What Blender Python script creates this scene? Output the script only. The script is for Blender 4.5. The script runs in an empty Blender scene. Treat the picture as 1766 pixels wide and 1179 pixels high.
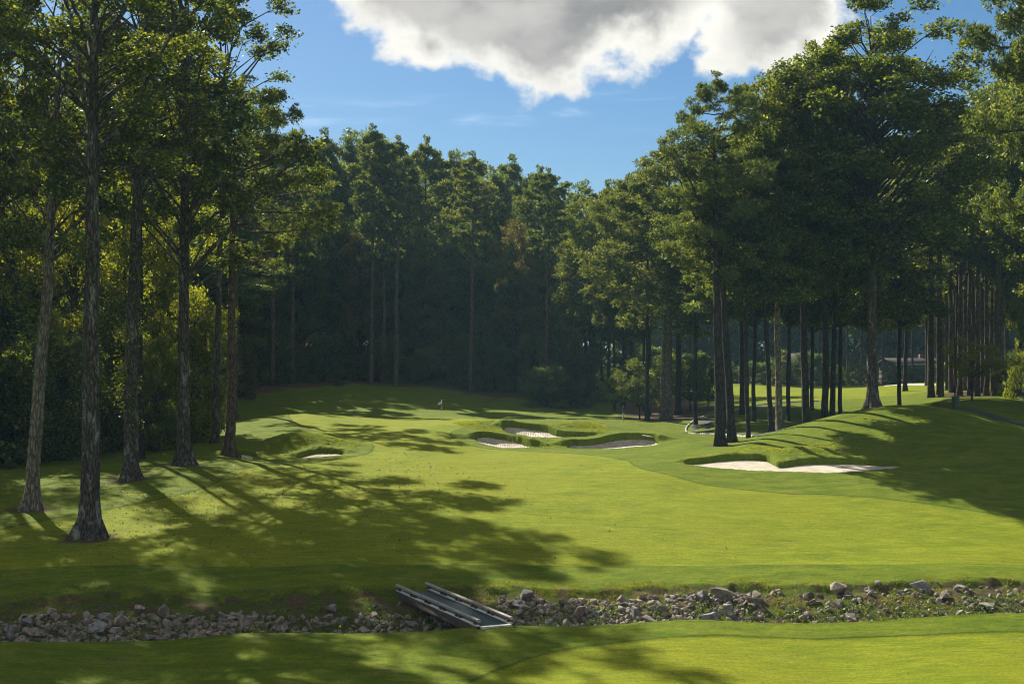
import bpy, math, random, re
import numpy as np
from mathutils import Vector, Matrix
R = math.radians
random.seed(7)
rng = np.random.default_rng(11)
sc = bpy.context.scene
COL = sc.collection

# ------------------------------------------------------------------ camera
F, HZ, CX = 2450.0, 640.0, 883.0          # survey units: focal length, horizon row, centre column of a 1766 wide frame
Z0 = 12.0                                  # camera height above datum
cam_d = bpy.data.cameras.new('camera')
cam_d.sensor_width = 36.0
cam_d.lens = 36.0 * F / 1766.0
cam_d.shift_y = (HZ - 589.5) / 1766.0
cam_d.clip_start = 0.1
cam_d.clip_end = 6000
cam = bpy.data.objects.new('camera', cam_d)
cam.location = (0, 0, Z0)
cam.rotation_euler = (R(90), 0, 0)
COL.objects.link(cam)
sc.camera = cam

# ------------------------------------------------------------------ sun, sky, exposure
SUN_AZ, SUN_EL = R(-27), R(37)            # azimuth measured from +Y (view direction), negative = left
sd = Vector((math.sin(SUN_AZ) * math.cos(SUN_EL), math.cos(SUN_AZ) * math.cos(SUN_EL), math.sin(SUN_EL)))
sl = bpy.data.lights.new('sun', 'SUN')
sl.energy = 5.0
sl.angle = R(0.55)
sl.color = (1.0, 0.93, 0.78)
so = bpy.data.objects.new('sun', sl)
so.rotation_euler = sd.to_track_quat('Z', 'Y').to_euler()
so.location = (-40, 60, 80)
COL.objects.link(so)
sc.view_settings.view_transform = 'Standard'
sc.view_settings.look = 'None'
sc.view_settings.gamma = 1.0
sc.view_settings.exposure = 1.23
sc.cycles.max_bounces = 7
sc.cycles.diffuse_bounces = 3
sc.cycles.transmission_bounces = 4
sc.cycles.glossy_bounces = 2
sc.cycles.volume_bounces = 0
sc.cycles.transparent_max_bounces = 8
sc.cycles.use_adaptive_sampling = True
sc.cycles.adaptive_threshold = 0.01
sc.cycles.filter_width = 1.1
sc.cycles.use_denoising = True
sc.cycles.sample_clamp_indirect = 4.0

class NT:
    """small helper for node trees"""
    def __init__(s, tree):
        s.t = tree
    def n(s, kind, **kw):
        nd = s.t.nodes.new(kind)
        for k, v in kw.items():
            if k == 'inp':
                for a, b in v.items():
                    nd.inputs[a].default_value = b
            else:
                setattr(nd, k, v)
        return nd
    def l(s, a, b):
        s.t.links.new(a, b)
    def m(s, op, a, b=None, c=None, clamp=False):
        nd = s.t.nodes.new('ShaderNodeMath')
        nd.operation = op
        nd.use_clamp = clamp
        for i, v in enumerate((a, b, c)):
            if v is None: continue
            if isinstance(v, (int, float)): nd.inputs[i].default_value = v
            else: s.l(v, nd.inputs[i])
        return nd.outputs[0]
    def mix(s, fac, a, b, mode='MIX'):
        nd = s.t.nodes.new('ShaderNodeMix')
        nd.data_type = 'RGBA'
        nd.blend_type = mode
        for i, v in ((0, fac), (6, a), (7, b)):
            if isinstance(v, (int, float)): nd.inputs[i].default_value = v
            elif isinstance(v, tuple): nd.inputs[i].default_value = (*v, 1) if len(v) == 3 else v
            else: s.l(v, nd.inputs[i])
        return nd.outputs[2]
    def ramp(s, v, lo, hi, a=0.0, b=1.0, smooth=True):
        nd = s.t.nodes.new('ShaderNodeMapRange')
        nd.interpolation_type = 'SMOOTHSTEP' if smooth else 'LINEAR'
        s.l(v, nd.inputs[0])
        for i, x in enumerate((lo, hi, a, b)): nd.inputs[i + 1].default_value = x
        return nd.outputs[0]
    def noise(s, vec, scale, detail=4, rough=0.55, dist=0.0):
        nd = s.t.nodes.new('ShaderNodeTexNoise')
        nd.inputs['Scale'].default_value = scale
        nd.inputs['Detail'].default_value = detail
        nd.inputs['Roughness'].default_value = rough
        nd.inputs['Distortion'].default_value = dist
        if vec is not None: s.l(vec, nd.inputs['Vector'])
        return nd.outputs[0]
    def scalev(s, vec, xyz):
        nd = s.t.nodes.new('ShaderNodeVectorMath')
        nd.operation = 'MULTIPLY'
        s.l(vec, nd.inputs[0])
        nd.inputs[1].default_value = xyz
        return nd.outputs[0]

def build_world():
    w = bpy.data.worlds.new('World')
    sc.world = w
    w.use_nodes = True
    t = NT(w.node_tree)
    w.node_tree.nodes.clear()
    out = t.n('ShaderNodeOutputWorld')
    bg = t.n('ShaderNodeBackground')
    bg.inputs['Strength'].default_value = 0.056
    sky = t.n('ShaderNodeTexSky', sky_type='NISHITA', sun_disc=False)
    sky.sun_elevation = SUN_EL
    sky.sun_rotation = SUN_AZ
    sky.altitude = 200
    sky.air_density = 1.0
    sky.dust_density = 0.6
    sky.ozone_density = 2.5
    hs = t.n('ShaderNodeHueSaturation', inp={'Saturation': 1.25, 'Value': 0.63})
    t.l(sky.outputs[0], hs.inputs['Color'])
    tc = t.n('ShaderNodeTexCoord')
    sep = t.n('ShaderNodeSeparateXYZ')
    t.l(tc.outputs['Generated'], sep.inputs[0])
    x, y, z = sep.outputs
    zz = t.m('MAXIMUM', z, 0.0)
    # clouds: a layer of cumulus in the sky, laid out by direction (a = azimuth tangent, e = elevation tangent)
    yy = t.m('MAXIMUM', y, 0.05)
    a = t.m('DIVIDE', x, yy)
    e = t.m('DIVIDE', z, yy)
    cv = t.n('ShaderNodeCombineXYZ')
    t.l(a, cv.inputs[0]); t.l(e, cv.inputs[1])
    n1 = t.noise(cv.outputs[0], 26, 9, 0.6, 0.15)
    n3 = t.noise(cv.outputs[0], 11, 3, 0.5, 0.0)
    n2 = t.noise(t.scalev(cv.outputs[0], (1, 1.7, 1)), 9, 6, 0.5, 0.0)
    def line(px1, py1, px2, py2):
        # signed distance above the line through two sky points
        a1, e1 = (px1 - CX) / F, (HZ - py1) / F
        a2, e2 = (px2 - CX) / F, (HZ - py2) / F
        dx, dy = a2 - a1, e2 - e1
        L = math.hypot(dx, dy)
        nx, ny = -dy / L, dx / L
        if ny < 0: nx, ny = -nx, -ny
        s1 = t.m('MULTIPLY', t.m('SUBTRACT', a, a1), nx)
        s2 = t.m('MULTIPLY', t.m('SUBTRACT', e, e1), ny)
        return t.m('ADD', s1, s2)
    A = line(560, -5, 925, 190)
    B = line(935, 185, 1215, 50)
    c1 = t.m('MINIMUM', A, B)
    c2 = t.m('MINIMUM', line(1150, 120, 1400, 138), t.m('SUBTRACT', a, (1205 - CX) / F))
    # puff right of the apex
    def blob(px, py, rx, ry):
        u = t.m('DIVIDE', t.m('SUBTRACT', a, (px - CX) / F), rx / F)
        v = t.m('DIVIDE', t.m('SUBTRACT', e, (HZ - py) / F), ry / F)
        d = t.m('SQRT', t.m('ADD', t.m('MULTIPLY', u, u), t.m('MULTIPLY', v, v)))
        return t.m('MULTIPLY', t.m('SUBTRACT', 1.0, d), ry / F)
    c3 = blob(1045, 122, 32, 15)
    c4 = blob(1080, 60, 90, 55)
    c5 = blob(985, 130, 48, 40)
    c6 = blob(1190, 12, 60, 36)
    c7 = blob(955, 140, 85, 42)
    c8 = blob(740, 80, 60, 50)
    dens = c1
    for c in (c2, c3, c4, c5, c6, c7, c8): dens = t.m('MAXIMUM', dens, c)
    right_gap = t.m('SUBTRACT', (1490 - CX) / F, a)      # clear sky again on the far right
    dens = t.m('MINIMUM', dens, t.m('MULTIPLY', right_gap, 0.6))
    wob = t.m('ADD', t.m('MULTIPLY', t.m('SUBTRACT', n1, 0.5), 0.050), t.m('MULTIPLY', t.m('SUBTRACT', n3, 0.5), 0.068))
    dens = t.m('ADD', dens, wob)
    cover = t.m('MULTIPLY', t.ramp(dens, -0.004, 0.009), t.ramp(y, 0.10, 0.25))
    nb = t.noise(tc.outputs['Generated'], 2.6, 7, 0.55, 0.1)
    behind = t.m('MULTIPLY', t.ramp(nb, 0.40, 0.56), t.m('MAXIMUM', t.ramp(y, 0.25, -0.15), t.ramp(z, 0.55, 0.8)))  # unseen bright cloud behind the camera and overhead, added as fill light
    behind = t.m('MULTIPLY', behind, t.ramp(z, 0.0, 0.12))
    thick = t.ramp(t.m('ADD', dens, t.m('MULTIPLY', t.m('SUBTRACT', n2, 0.5), 0.07)), 0.004, 0.030)
    body = t.mix(t.ramp(n2, 0.34, 0.62), (2.1, 2.05, 2.05), (4.9, 4.65, 4.4))
    ccol = t.mix(thick, (8.0, 7.7, 7.1), body)
    # lit tower of cloud to the right of the big cloud
    glow = t.ramp(t.m('ABSOLUTE', t.m('SUBTRACT', a, t.m('ADD', (1222 - CX) / F, t.m('MULTIPLY', t.m('SUBTRACT', n2, 0.5), 0.04)))), 0.034, 0.0)
    ccol = t.mix(t.m('MULTIPLY', glow, 0.65), ccol, (8.6, 8.3, 7.6))
    # thin cirrus streak
    ci = t.noise(t.scalev(cv.outputs[0], (9, 70, 1)), 1.0, 5, 0.6, 0.4)
    cim = t.m('MULTIPLY', t.ramp(ci, 0.5, 0.75), t.ramp(t.m('ABSOLUTE', t.m('SUBTRACT', e, t.m('ADD', 0.181, t.m('MULTIPLY', a, 0.03)))), 0.02, 0.0))
    skyc = t.mix(t.m('MULTIPLY', cim, 0.35), hs.outputs[0], (8, 8.5, 9))
    tint = t.mix(1.0, skyc, (0.74, 0.90, 1.04), 'MULTIPLY')
    fin = t.mix(cover, t.mix(behind, tint, (5.2, 5.0, 4.9)), ccol)
    t.l(fin, bg.inputs['Color'])
    t.l(bg.outputs[0], out.inputs['Surface'])
build_world()

# ------------------------------------------------------------------ object helpers
def tag(o, label=None, cat=None, group=None, kind=None):
    if label: o['label'] = label
    if cat: o['category'] = cat
    if group: o['group'] = group
    if kind: o['kind'] = kind
    return o
def link(name, data, parent=None, mat=None, loc=(0, 0, 0)):
    o = bpy.data.objects.new(name, data)
    COL.objects.link(o)
    if parent is not None: o.parent = parent
    o.location = loc
    return o
def empty(name, loc, rz=0.0):
    o = bpy.data.objects.new(name, None)
    o.empty_display_size = 0.3
    COL.objects.link(o)
    o.location = loc
    o.rotation_euler = (0, 0, rz)
    return o
def np_mesh(name, v, faces, mat, smooth=False):
    """v: (n,3); faces: (m,k) array, k = 3 or 4"""
    me = bpy.data.meshes.new(name)
    v = np.asarray(v, dtype=np.float32)
    faces = np.asarray(faces, dtype=np.int32)
    m, k = faces.shape
    me.vertices.add(len(v)); me.vertices.foreach_set('co', v.ravel())
    me.loops.add(m * k); me.loops.foreach_set('vertex_index', faces.ravel())
    me.polygons.add(m)
    me.polygons.foreach_set('loop_start', np.arange(0, m * k, k, dtype=np.int32))
    if smooth: me.polygons.foreach_set('use_smooth', np.ones(m, dtype=bool))
    me.update(calc_edges=True)
    if mat: me.materials.append(mat)
    return me
class MB:
    """collects quads into one mesh"""
    def __init__(s): s.v = []; s.f = []; s.n = 0
    def add(s, v, f):
        v = np.asarray(v, float); f = np.asarray(f, int)
        s.v.append(v); s.f.append(f + s.n); s.n += len(v)
    def tube(s, pts, rad, seg=8, noise=0.0, cap=True, flare=None):
        pts = np.asarray(pts, float); n = len(pts)
        rad = np.broadcast_to(np.asarray(rad, float), (n,))
        tan = np.gradient(pts, axis=0)
        tan /= np.linalg.norm(tan, axis=1)[:, None] + 1e-9
        ref = np.array([1.0, 0, 0]) if abs(tan[0][0]) < 0.8 else np.array([0, 1.0, 0])
        u = np.cross(tan, ref); u /= np.linalg.norm(u, axis=1)[:, None] + 1e-9
        w = np.cross(tan, u)
        a = np.linspace(0, 2 * np.pi, seg, endpoint=False)
        r = rad[:, None] * np.ones(seg)[None]
        if flare is not None: r = r * flare(a)[None] if np.ndim(flare(a)) == 1 else r * flare(a)
        if noise: r = r * (1 + noise * (rng.random((n, seg)) - .5))
        V = pts[:, None] + r[..., None] * (np.cos(a)[None, :, None] * u[:, None] + np.sin(a)[None, :, None] * w[:, None])
        idx = np.arange(n * seg).reshape(n, seg)
        A = idx[:-1]; B = idx[1:]
        Fq = np.stack([A, np.roll(A, -1, 1), np.roll(B, -1, 1), B], -1).reshape(-1, 4)
        s.add(V.reshape(-1, 3), Fq)
        if cap and seg == 8:
            for ring in (idx[0], idx[-1]):
                q = [[ring[0], ring[1], ring[2], ring[3]], [ring[0], ring[3], ring[4], ring[7]], [ring[4], ring[5], ring[6], ring[7]]]
                s.f.append(np.array(q) + s.n - n * seg)
    def box(s, c, half, M=None, bevel=0.0):
        h = np.asarray(half, float)
        b = min(bevel, h.min() * .45)
        cs = np.array([[x, y, z] for x in (-1, 1) for y in (-1, 1) for z in (-1, 1)], float)
        if b <= 0:
            v = cs * h
            f = [[0, 1, 3, 2], [4, 6, 7, 5], [0, 4, 5, 1], [2, 3, 7, 6], [0, 2, 6, 4], [1, 5, 7, 3]]
        else:
            # chamfered along the four long edges' cross sections (x axis kept long)
            y, z = h[1], h[2]
            prof = [(-y, -z + b), (-y, z - b), (-y + b, z), (y - b, z), (y, z - b), (y, -z + b), (y - b, -z), (-y + b, -z)]
            v = np.array([[sx * h[0], p[0], p[1]] for sx in (-1, 1) for p in prof])
            f = [[i, (i + 1) % 8, 8 + (i + 1) % 8, 8 + i] for i in range(8)]
            for o_ in (0, 8): f += [[o_, o_ + 1, o_ + 2, o_ + 3], [o_, o_ + 3, o_ + 4, o_ + 7], [o_ + 4, o_ + 5, o_ + 6, o_ + 7]]
        if M is not None: v = v @ np.array(M).T
        s.add(v + np.asarray(c, float), f)
    def mesh(s, name, mat, smooth=False):
        return np_mesh(name, np.concatenate(s.v), np.concatenate(s.f), mat, smooth)
    def build(s, name, mat, parent=None, smooth=False):
        return link(name, s.mesh(name, mat, smooth), parent)

# ------------------------------------------------------------------ value noise
def vnoise(x, y, seed=0):
    xi = np.floor(x).astype(np.int64); yi = np.floor(y).astype(np.int64)
    fx = x - xi; fy = y - yi
    fx = fx * fx * (3 - 2 * fx); fy = fy * fy * (3 - 2 * fy)
    def h(a, b):
        n = (a * 374761393 + b * 668265263 + seed * 1442695041) & 0xFFFFFFFF
        n = ((n ^ (n >> 13)) * 1274126177) & 0xFFFFFFFF
        return ((n ^ (n >> 16)) & 0xFFFF) / 65535.0
    return (h(xi, yi) * (1 - fx) + h(xi + 1, yi) * fx) * (1 - fy) + (h(xi, yi + 1) * (1 - fx) + h(xi + 1, yi + 1) * fx) * fy
def fbm(x, y, oct=4, seed=0):
    s = 0; a = 0.5
    for i in range(oct):
        s = s + a * (vnoise(x, y, seed + i) - 0.5); x = x * 2.03; y = y * 2.03; a *= 0.5
    return s

# ------------------------------------------------------------------ terrain
def W(px, py, D): return ((px - CX) / F * D, D, Z0 - (py - HZ) / F * D)
ctrl = []
def cp(*pts):
    for p in pts: ctrl.append(W(*p))
cp((-500, 1179, 44), (-200, 1179, 44), (300, 1179, 44), (883, 1179, 44), (1400, 1179, 44), (2000, 1179, 44), (2400, 1179, 44))
for x in (-60, -20, 0, 20, 60):
    for y, z in ((-40, -1.9), (-10, -1.7), (4, -1.75), (10, -2.9), (20, -5.2), (30, -7.6), (38, -9.0)): ctrl.append((x, y, Z0 + z))
NEAR = [(-600, 1118, 48), (-200, 1112, 48.5), (0, 1106, 49), (400, 1096, 50), (850, 1080, 51.5), (1200, 1070, 52), (1766, 1060, 53), (2300, 1056, 54)]
FAR = [(-600, 1042, 57), (-200, 1040, 57), (0, 1036, 57), (400, 1026, 58), (700, 1017, 58.5), (1000, 1017, 58.8), (1400, 1008, 59), (1766, 1003, 59.5), (2300, 1000, 60)]
cp(*NEAR); cp(*FAR)
# far lawn rising from the stream, column by column
cp((-500, 950, 65), (-150, 955, 64), (100, 958, 64), (300, 960, 64), (600, 962, 64), (900, 965, 64), (1200, 965, 64.5), (1500, 965, 64.5), (1766, 965, 65), (2200, 960, 65))
cp((150, 925, 68), (400, 925, 68.5), (600, 925, 69), (900, 925, 69), (1200, 925, 69), (1500, 925, 70), (1766, 930, 70), (2100, 930, 70))
cp((-400, 870, 76), (-100, 880, 75), (52, 880, 75), (300, 880, 75), (600, 880, 75), (900, 880, 75), (1200, 880, 75), (1500, 880, 76), (1766, 893, 75), (2100, 890, 76))
cp((-100, 830, 84), (100, 840, 82), (222, 828, 85), (318, 802, 91), (397, 787, 98), (280, 812, 88), (430, 800, 93), (450, 830, 84))
cp((600, 850, 80), (900, 850, 80), (600, 820, 87), (900, 820, 87), (620, 800, 93), (900, 800, 93), (680, 785, 98), (900, 785, 99))
cp((1200, 845, 82), (1450, 845, 82), (1766, 870, 79), (2050, 860, 80), (1150, 820, 86), (1300, 824, 86), (1450, 822, 86.5), (1600, 828, 85), (1060, 800, 92), (1130, 798, 92))
# right bunker and mound
cp((1180, 800, 91), (1250, 811, 88.5), (1380, 815, 88), (1500, 812, 88.5), (1555, 805, 90))
cp((1230, 793, 93.5), (1320, 789, 95), (1350, 799, 92), (1440, 795, 93.5), (1530, 797, 92.5))
cp((1250, 780, 97), (1300, 765, 100), (1260, 772, 102), (1200, 785, 97), (1350, 770, 98), (1370, 748, 104), (1330, 749, 107), (1400, 729, 108), (1450, 768, 98), (1450, 740, 103), (1460, 716, 108),
   (1510, 706, 109), (1500, 735, 103), (1570, 703, 108), (1550, 760, 98), (1560, 730, 103), (1640, 710, 107), (1640, 745, 100), (1650, 790, 92), (1700, 734, 103), (1766, 757, 98), (1766, 800, 90), (1766, 840, 83),
   (1900, 790, 94), (1650, 815, 87.5), (2100, 800, 93))
# behind the mound
cp((1250, 757, 112), (1300, 752, 118), (1400, 742, 124), (1500, 738, 127), (1580, 728, 128), (1300, 738, 128), (1400, 715, 140), (1500, 706, 146), (1300, 715, 148), (1400, 697, 160), (1300, 695, 170), (1500, 690, 165),
   (1300, 673, 215), (1400, 672, 215), (1500, 672, 195), (1300, 662, 250), (1400, 664, 250), (1300, 655, 275), (1580, 666, 190), (1620, 683, 152), (1680, 683, 152), (1766, 676, 155), (1650, 700, 127), (1640, 707, 121),
   (1700, 719, 117), (1766, 737, 113), (1850, 762, 109), (1766, 700, 130), (1900, 700, 140), (1650, 666, 185), (1720, 668, 180), (1850, 665, 190), (2100, 690, 150), (2100, 740, 115))
# left bunker, green, left mound
cp((405, 789, 98), (440, 790, 98), (520, 791, 97.5), (595, 785, 99), (600, 777, 102), (520, 781, 101), (520, 757, 106), (570, 762, 106), (470, 762, 106), (440, 782, 101), (405, 783, 101), (400, 772, 105), (640, 775, 102), (620, 760, 108),
   (450, 745, 115), (380, 760, 110), (520, 713, 135), (450, 722, 130), (400, 738, 122), (600, 718, 138), (560, 735, 122), (640, 735, 122), (700, 760, 107), (750, 762, 107), (750, 740, 116), (700, 728, 130),
   (760, 728, 130), (760, 722, 150), (650, 721, 150), (520, 716, 152), (440, 724, 145), (850, 724, 142), (900, 724, 150))
# bunkers in front of the green
cp((870, 774, 106), (825, 764, 108), (845, 757, 110.5), (890, 765, 109), (915, 769, 108), (900, 757, 114), (840, 751, 115), (800, 745, 116), (860, 753, 116), (940, 756, 115), (1030, 754, 115.5),
   (890, 735, 121), (940, 738, 120), (800, 727, 126), (850, 726, 126), (900, 727, 127), (960, 731, 124), (1000, 729, 125), (1035, 738, 121), (960, 748, 118), (950, 772, 107), (940, 757, 113),
   (985, 773, 107), (1060, 774, 106.5), (1130, 766, 108.5), (980, 765, 109.5), (1050, 754, 112), (1120, 753, 112), (1160, 752, 112), (1100, 745, 117), (1080, 735, 127), (1180, 765, 107), (1150, 780, 100), (1000, 785, 99))
# valley, path, hill, woods
cp((1000, 722, 148), (900, 716, 158), (750, 712, 160), (600, 709, 160), (1100, 725, 150), (1150, 722, 150), (1190, 747, 133), (1250, 742, 130), (1230, 725, 142), (1270, 712, 155), (1350, 705, 155),
   (450, 702, 160), (600, 696, 166), (750, 700, 167), (900, 708, 168), (1000, 712, 168), (450, 669, 180), (600, 662, 186), (750, 670, 186), (900, 690, 183), (1000, 700, 182), (380, 706, 152), (330, 725, 140), (250, 765, 115),
   (280, 745, 125), (100, 790, 100), (-100, 795, 100), (-400, 795, 100), (200, 720, 150), (0, 720, 150), (-300, 720, 150), (520, 682, 175), (680, 680, 178), (830, 695, 178))
cp((1050, 690, 190), (1060, 662, 235), (1030, 645, 270), (1130, 700, 185), (1130, 670, 230), (1200, 690, 200), (1200, 666, 240))
for px in (-600, 0, 400, 700, 950):
    cp((px, 640, 220), (px, 610, 270), (px, 590, 350))
for px in (1100, 1300, 1500, 1766, 2200): cp((px, 650, 300), (px, 640, 380))
for px in (-800, 0, 883, 1766, 2600): cp((px, 625, 600), (px, 620, 1500), (px, 630, 3000))
ctrl = np.array(ctrl)
def warp(x, y):
    q = np.maximum(y, -50) + 60.0
    return np.stack([x / q * 2.2, np.log(q)], -1)
CU = warp(ctrl[:, 0], ctrl[:, 1])
def U(r2): return 0.5 * r2 * np.log(r2 + 1e-12)
_n = len(ctrl)
_K = U(((CU[:, None] - CU[None]) ** 2).sum(-1)) + np.eye(_n) * 2e-5
_P = np.concatenate([np.ones((_n, 1)), CU], 1)
_A = np.block([[_K, _P], [_P.T, np.zeros((3, 3))]])
_w = np.linalg.solve(_A, np.concatenate([ctrl[:, 2], np.zeros(3)]))
def tps(x, y):
    x = np.atleast_1d(np.asarray(x, float)); y = np.atleast_1d(np.asarray(y, float))
    out = np.empty(len(x))
    for i in range(0, len(x), 20000):
        q = warp(x[i:i + 20000], y[i:i + 20000])
        d = (q[:, 0:1] - CU[None, :, 0]) ** 2 + (q[:, 1:2] - CU[None, :, 1]) ** 2
        out[i:i + 20000] = U(d) @ _w[:_n] + _w[_n] + q @ _w[_n + 1:]
    return out
nx_ = np.array([W(*p)[:2] for p in NEAR]); fx_ = np.array([W(*p)[:2] for p in FAR])
def ynear(x): return np.interp(x, nx_[:, 0], nx_[:, 1]) + 0.35 * np.sin(x * .45) * .5
def yfar(x): return np.interp(x, fx_[:, 0], fx_[:, 1]) + fbm(x * .35, x * 0, 3, 5) * 1.6
def pw(pts):
    return np.array([((px - CX) / F * D, D) for px, D in pts])
def smooth_poly(p, it=2):
    p = np.asarray(p, float)
    for _ in range(it):
        q = np.roll(p, -1, 0)
        p = np.stack([p * .75 + q * .25, p * .25 + q * .75], 1).reshape(-1, 2)
    return p
def sdf(x, y, poly):
    """signed distance to polygon, positive inside"""
    d = np.full(len(x), 1e9); ins = np.zeros(len(x), bool)
    q = np.roll(poly, -1, 0)
    for (ax, ay), (bx, by) in zip(poly, q):
        ex, ey = bx - ax, by - ay
        t = np.clip(((x - ax) * ex + (y - ay) * ey) / (ex * ex + ey * ey + 1e-12), 0, 1)
        d = np.minimum(d, (x - ax - t * ex) ** 2 + (y - ay - t * ey) ** 2)
        c = (ay > y) != (by > y)
        with np.errstate(divide='ignore', invalid='ignore'):
            xi = (bx - ax) * (y - ay) / (by - ay) + ax
        ins ^= c & (x < xi)
    d = np.sqrt(d)
    return np.where(ins, d, -d)
# bunker outlines as (column, distance)
BUNK = {
 'big': pw([(1170, 91.2), (1210, 89.8), (1300, 88.4), (1400, 88.0), (1490, 88.4), (1545, 89.6), (1562, 90.8), (1530, 92.4), (1480, 93.4), (1420, 93.2), (1375, 92.2), (1345, 91.0), (1333, 92.2), (1328, 94.4), (1280, 94.6), (1225, 93.6)]),
 'left_a': pw([(380, 98.6), (410, 98.2), (440, 98.6), (440, 100.4), (405, 101.4), (382, 100.5)]),
 'left_b': pw([(505, 98.3), (540, 97.8), (590, 98.8), (598, 100.2), (570, 101.0), (530, 100.6)]),
 'rear': pw([(862, 120.2), (880, 117.2), (895, 116.0), (930, 115.6), (975, 115.7), (1020, 116.2), (1035, 117.0), (1000, 117.6), (960, 118.2), (945, 120.2), (905, 121.4), (875, 122.0)]),
 'front_left': pw([(817, 109.8), (830, 107.8), (850, 106.6), (880, 106.2), (918, 106.6), (905, 108.6), (880, 110.0), (850, 111.2), (825, 111.2)]),
 'front_right': pw([(976, 107.0), (1010, 106.6), (1060, 106.6), (1100, 107.2), (1138, 108.2), (1135, 110.3), (1100, 111.2), (1060, 110.8), (1035, 109.4), (1010, 108.6), (982, 108.8)]),
 'far_a': pw([(1262, 246), (1290, 246), (1290, 262), (1262, 262)]),
 'far_b': pw([(1305, 244), (1345, 244), (1340, 260), (1305, 258)]),
}
HUMPS = [(*[(525 - CX) / F * 103.6, 103.6], 4.0, 1.8, .85), (*[(835 - CX) / F * 121.5, 121.5], 2.4, 1.6, .38), (*[(1000 - CX) / F * 121.5, 121.5], 2.2, 1.5, .42), (*[(935 - CX) / F * 110.2, 110.2], 1.7, 1.2, .25), (*[(1390 - CX) / F * 95.5, 95.5], 2.6, 1.3, .3)]
BUNK = {k: smooth_poly(v) for k, v in BUNK.items()}
BB = {k: (v[:, 0].min() - 3, v[:, 0].max() + 3, v[:, 1].min() - 3, v[:, 1].max() + 3) for k, v in BUNK.items()}
SANDDROP = {'big': 0.26, 'left_a': .15, 'left_b': .22, 'rear': .38, 'front_left': .30, 'front_right': .34, 'far_a': .1, 'far_b': .1}
FACES = [smooth_poly(pw(p), 1) for p in (
    [(780, 124), (800, 126), (870, 126), (892, 121.8), (890, 117.5), (840, 118.5), (800, 120)],
    [(948, 119.5), (960, 123.5), (1000, 125), (1046, 120.5), (1038, 117.8), (970, 118.2)],
    [(826, 111.4), (850, 112.0), (900, 113.5), (960, 112.5), (1040, 111.9), (1110, 112.6), (1145, 110.6), (1100, 111.3), (1060, 110.9), (1030, 109.6), (978, 109), (972, 107.2), (922, 106.9), (905, 108.8), (880, 110.2), (850, 111.3)],
    [(438, 100.6), (470, 105.5), (520, 106.5), (575, 106), (616, 103), (602, 100.4), (570, 101.1), (530, 100.7), (503, 98.6), (445, 98.6)],
    [(1175, 94), (1250, 97), (1320, 98.5), (1345, 96), (1328, 94.5), (1280, 94.7), (1225, 93.7)],
    [(1336, 92.4), (1360, 97), (1430, 99), (1540, 98), (1572, 92), (1530, 92.5), (1480, 93.5), (1420, 93.3), (1375, 92.3), (1345, 91.2)])]
def backside(name, x, y):
    p = BUNK[name]; xs = np.linspace(p[:, 0].min(), p[:, 0].max(), 30); mid = []
    for i, xx in enumerate(xs):
        w_ = (xs[1] - xs[0]) * 1.5; sel = p[np.abs(p[:, 0] - xx) < w_]
        mid.append((sel[:, 1].min() + sel[:, 1].max()) / 2 if len(sel) else p[:, 1].mean())
    return np.clip((y - np.interp(x, xs, mid)) / .6 + .2, 0, 1)
# fairway outlines (closely mown), as (column, distance)
FAIRWAY = smooth_poly(pw([(-100, 61.5), (300, 62.5), (800, 63), (1300, 63.2), (1900, 63.5), (2200, 66), (1950, 72), (1766, 75), (1620, 77.5), (1480, 80), (1300, 81.5), (1170, 85), (1090, 90), (1080, 95), (1000, 101), (930, 103.5), (800, 105), (770, 112), (790, 120),
                          (900, 134), (860, 150), (700, 152), (560, 146), (480, 132), (560, 112), (650, 105), (640, 99), (560, 95), (400, 90), (380, 82), (220, 76), (0, 70), (-100, 66)]))
NEARGREEN = smooth_poly(pw([(1250, 49.8), (1766, 50.3), (2300, 51), (2300, 30), (600, 30), (780, 42), (850, 45.5), (930, 47.8), (1050, 49.2)]))
FARFAIR = smooth_poly(pw([(1225, 175), (1330, 168), (1480, 172), (1590, 168), (1640, 180), (1600, 215), (1420, 232), (1250, 236), (1180, 215)]))
def creek(x, y, z):
    s = (y - ynear(x)) / np.maximum(yfar(x) - ynear(x), 1)
    prof = np.interp(s, [0, 0.02, .12, .2, .32, .55, .8, .93, 1.0], [0, .10, .85, 1.05, 1.0, .72, .36, .24, 0])
    return z - prof
def ground(x, y, sand=False):
    x = np.atleast_1d(np.asarray(x, float)); y = np.atleast_1d(np.asarray(y, float))
    z = tps(x, y)
    z = creek(x, y, z)
    s = (y - ynear(x)) / np.maximum(yfar(x) - ynear(x), 1)
    inc = np.clip(np.minimum(s * 8, (1.12 - s) * 6), 0, 1)
    z = z + inc * fbm(x * 1.3, y * 1.3, 4, 3) * .34
    z = z + fbm(x * .25, y * .25, 3, 9) * .22 * np.clip((y - 60) / 20, 0.25, 1)
    for hx, hy, ra, rb, am in HUMPS: z = z + am * np.exp(-((x - hx) / ra) ** 2 - ((y - hy) / rb) ** 2)
    # roots lift the turf round the big trunks, far ground rolls
    z = z + fbm(x * .03, y * .03, 3, 21) * np.clip((y - 190) / 60, 0, 1) * 3.0
    return z
BERM = {'front_left': .40, 'front_right': .32, 'rear': .10, 'big': .06, 'left_a': .1, 'left_b': .1, 'far_a': .1, 'far_b': .1}
STEEP = {'front_left': .80, 'front_right': .76, 'rear': .74, 'big': .0, 'left_a': .3, 'left_b': .4, 'far_a': 0, 'far_b': 0}
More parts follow.
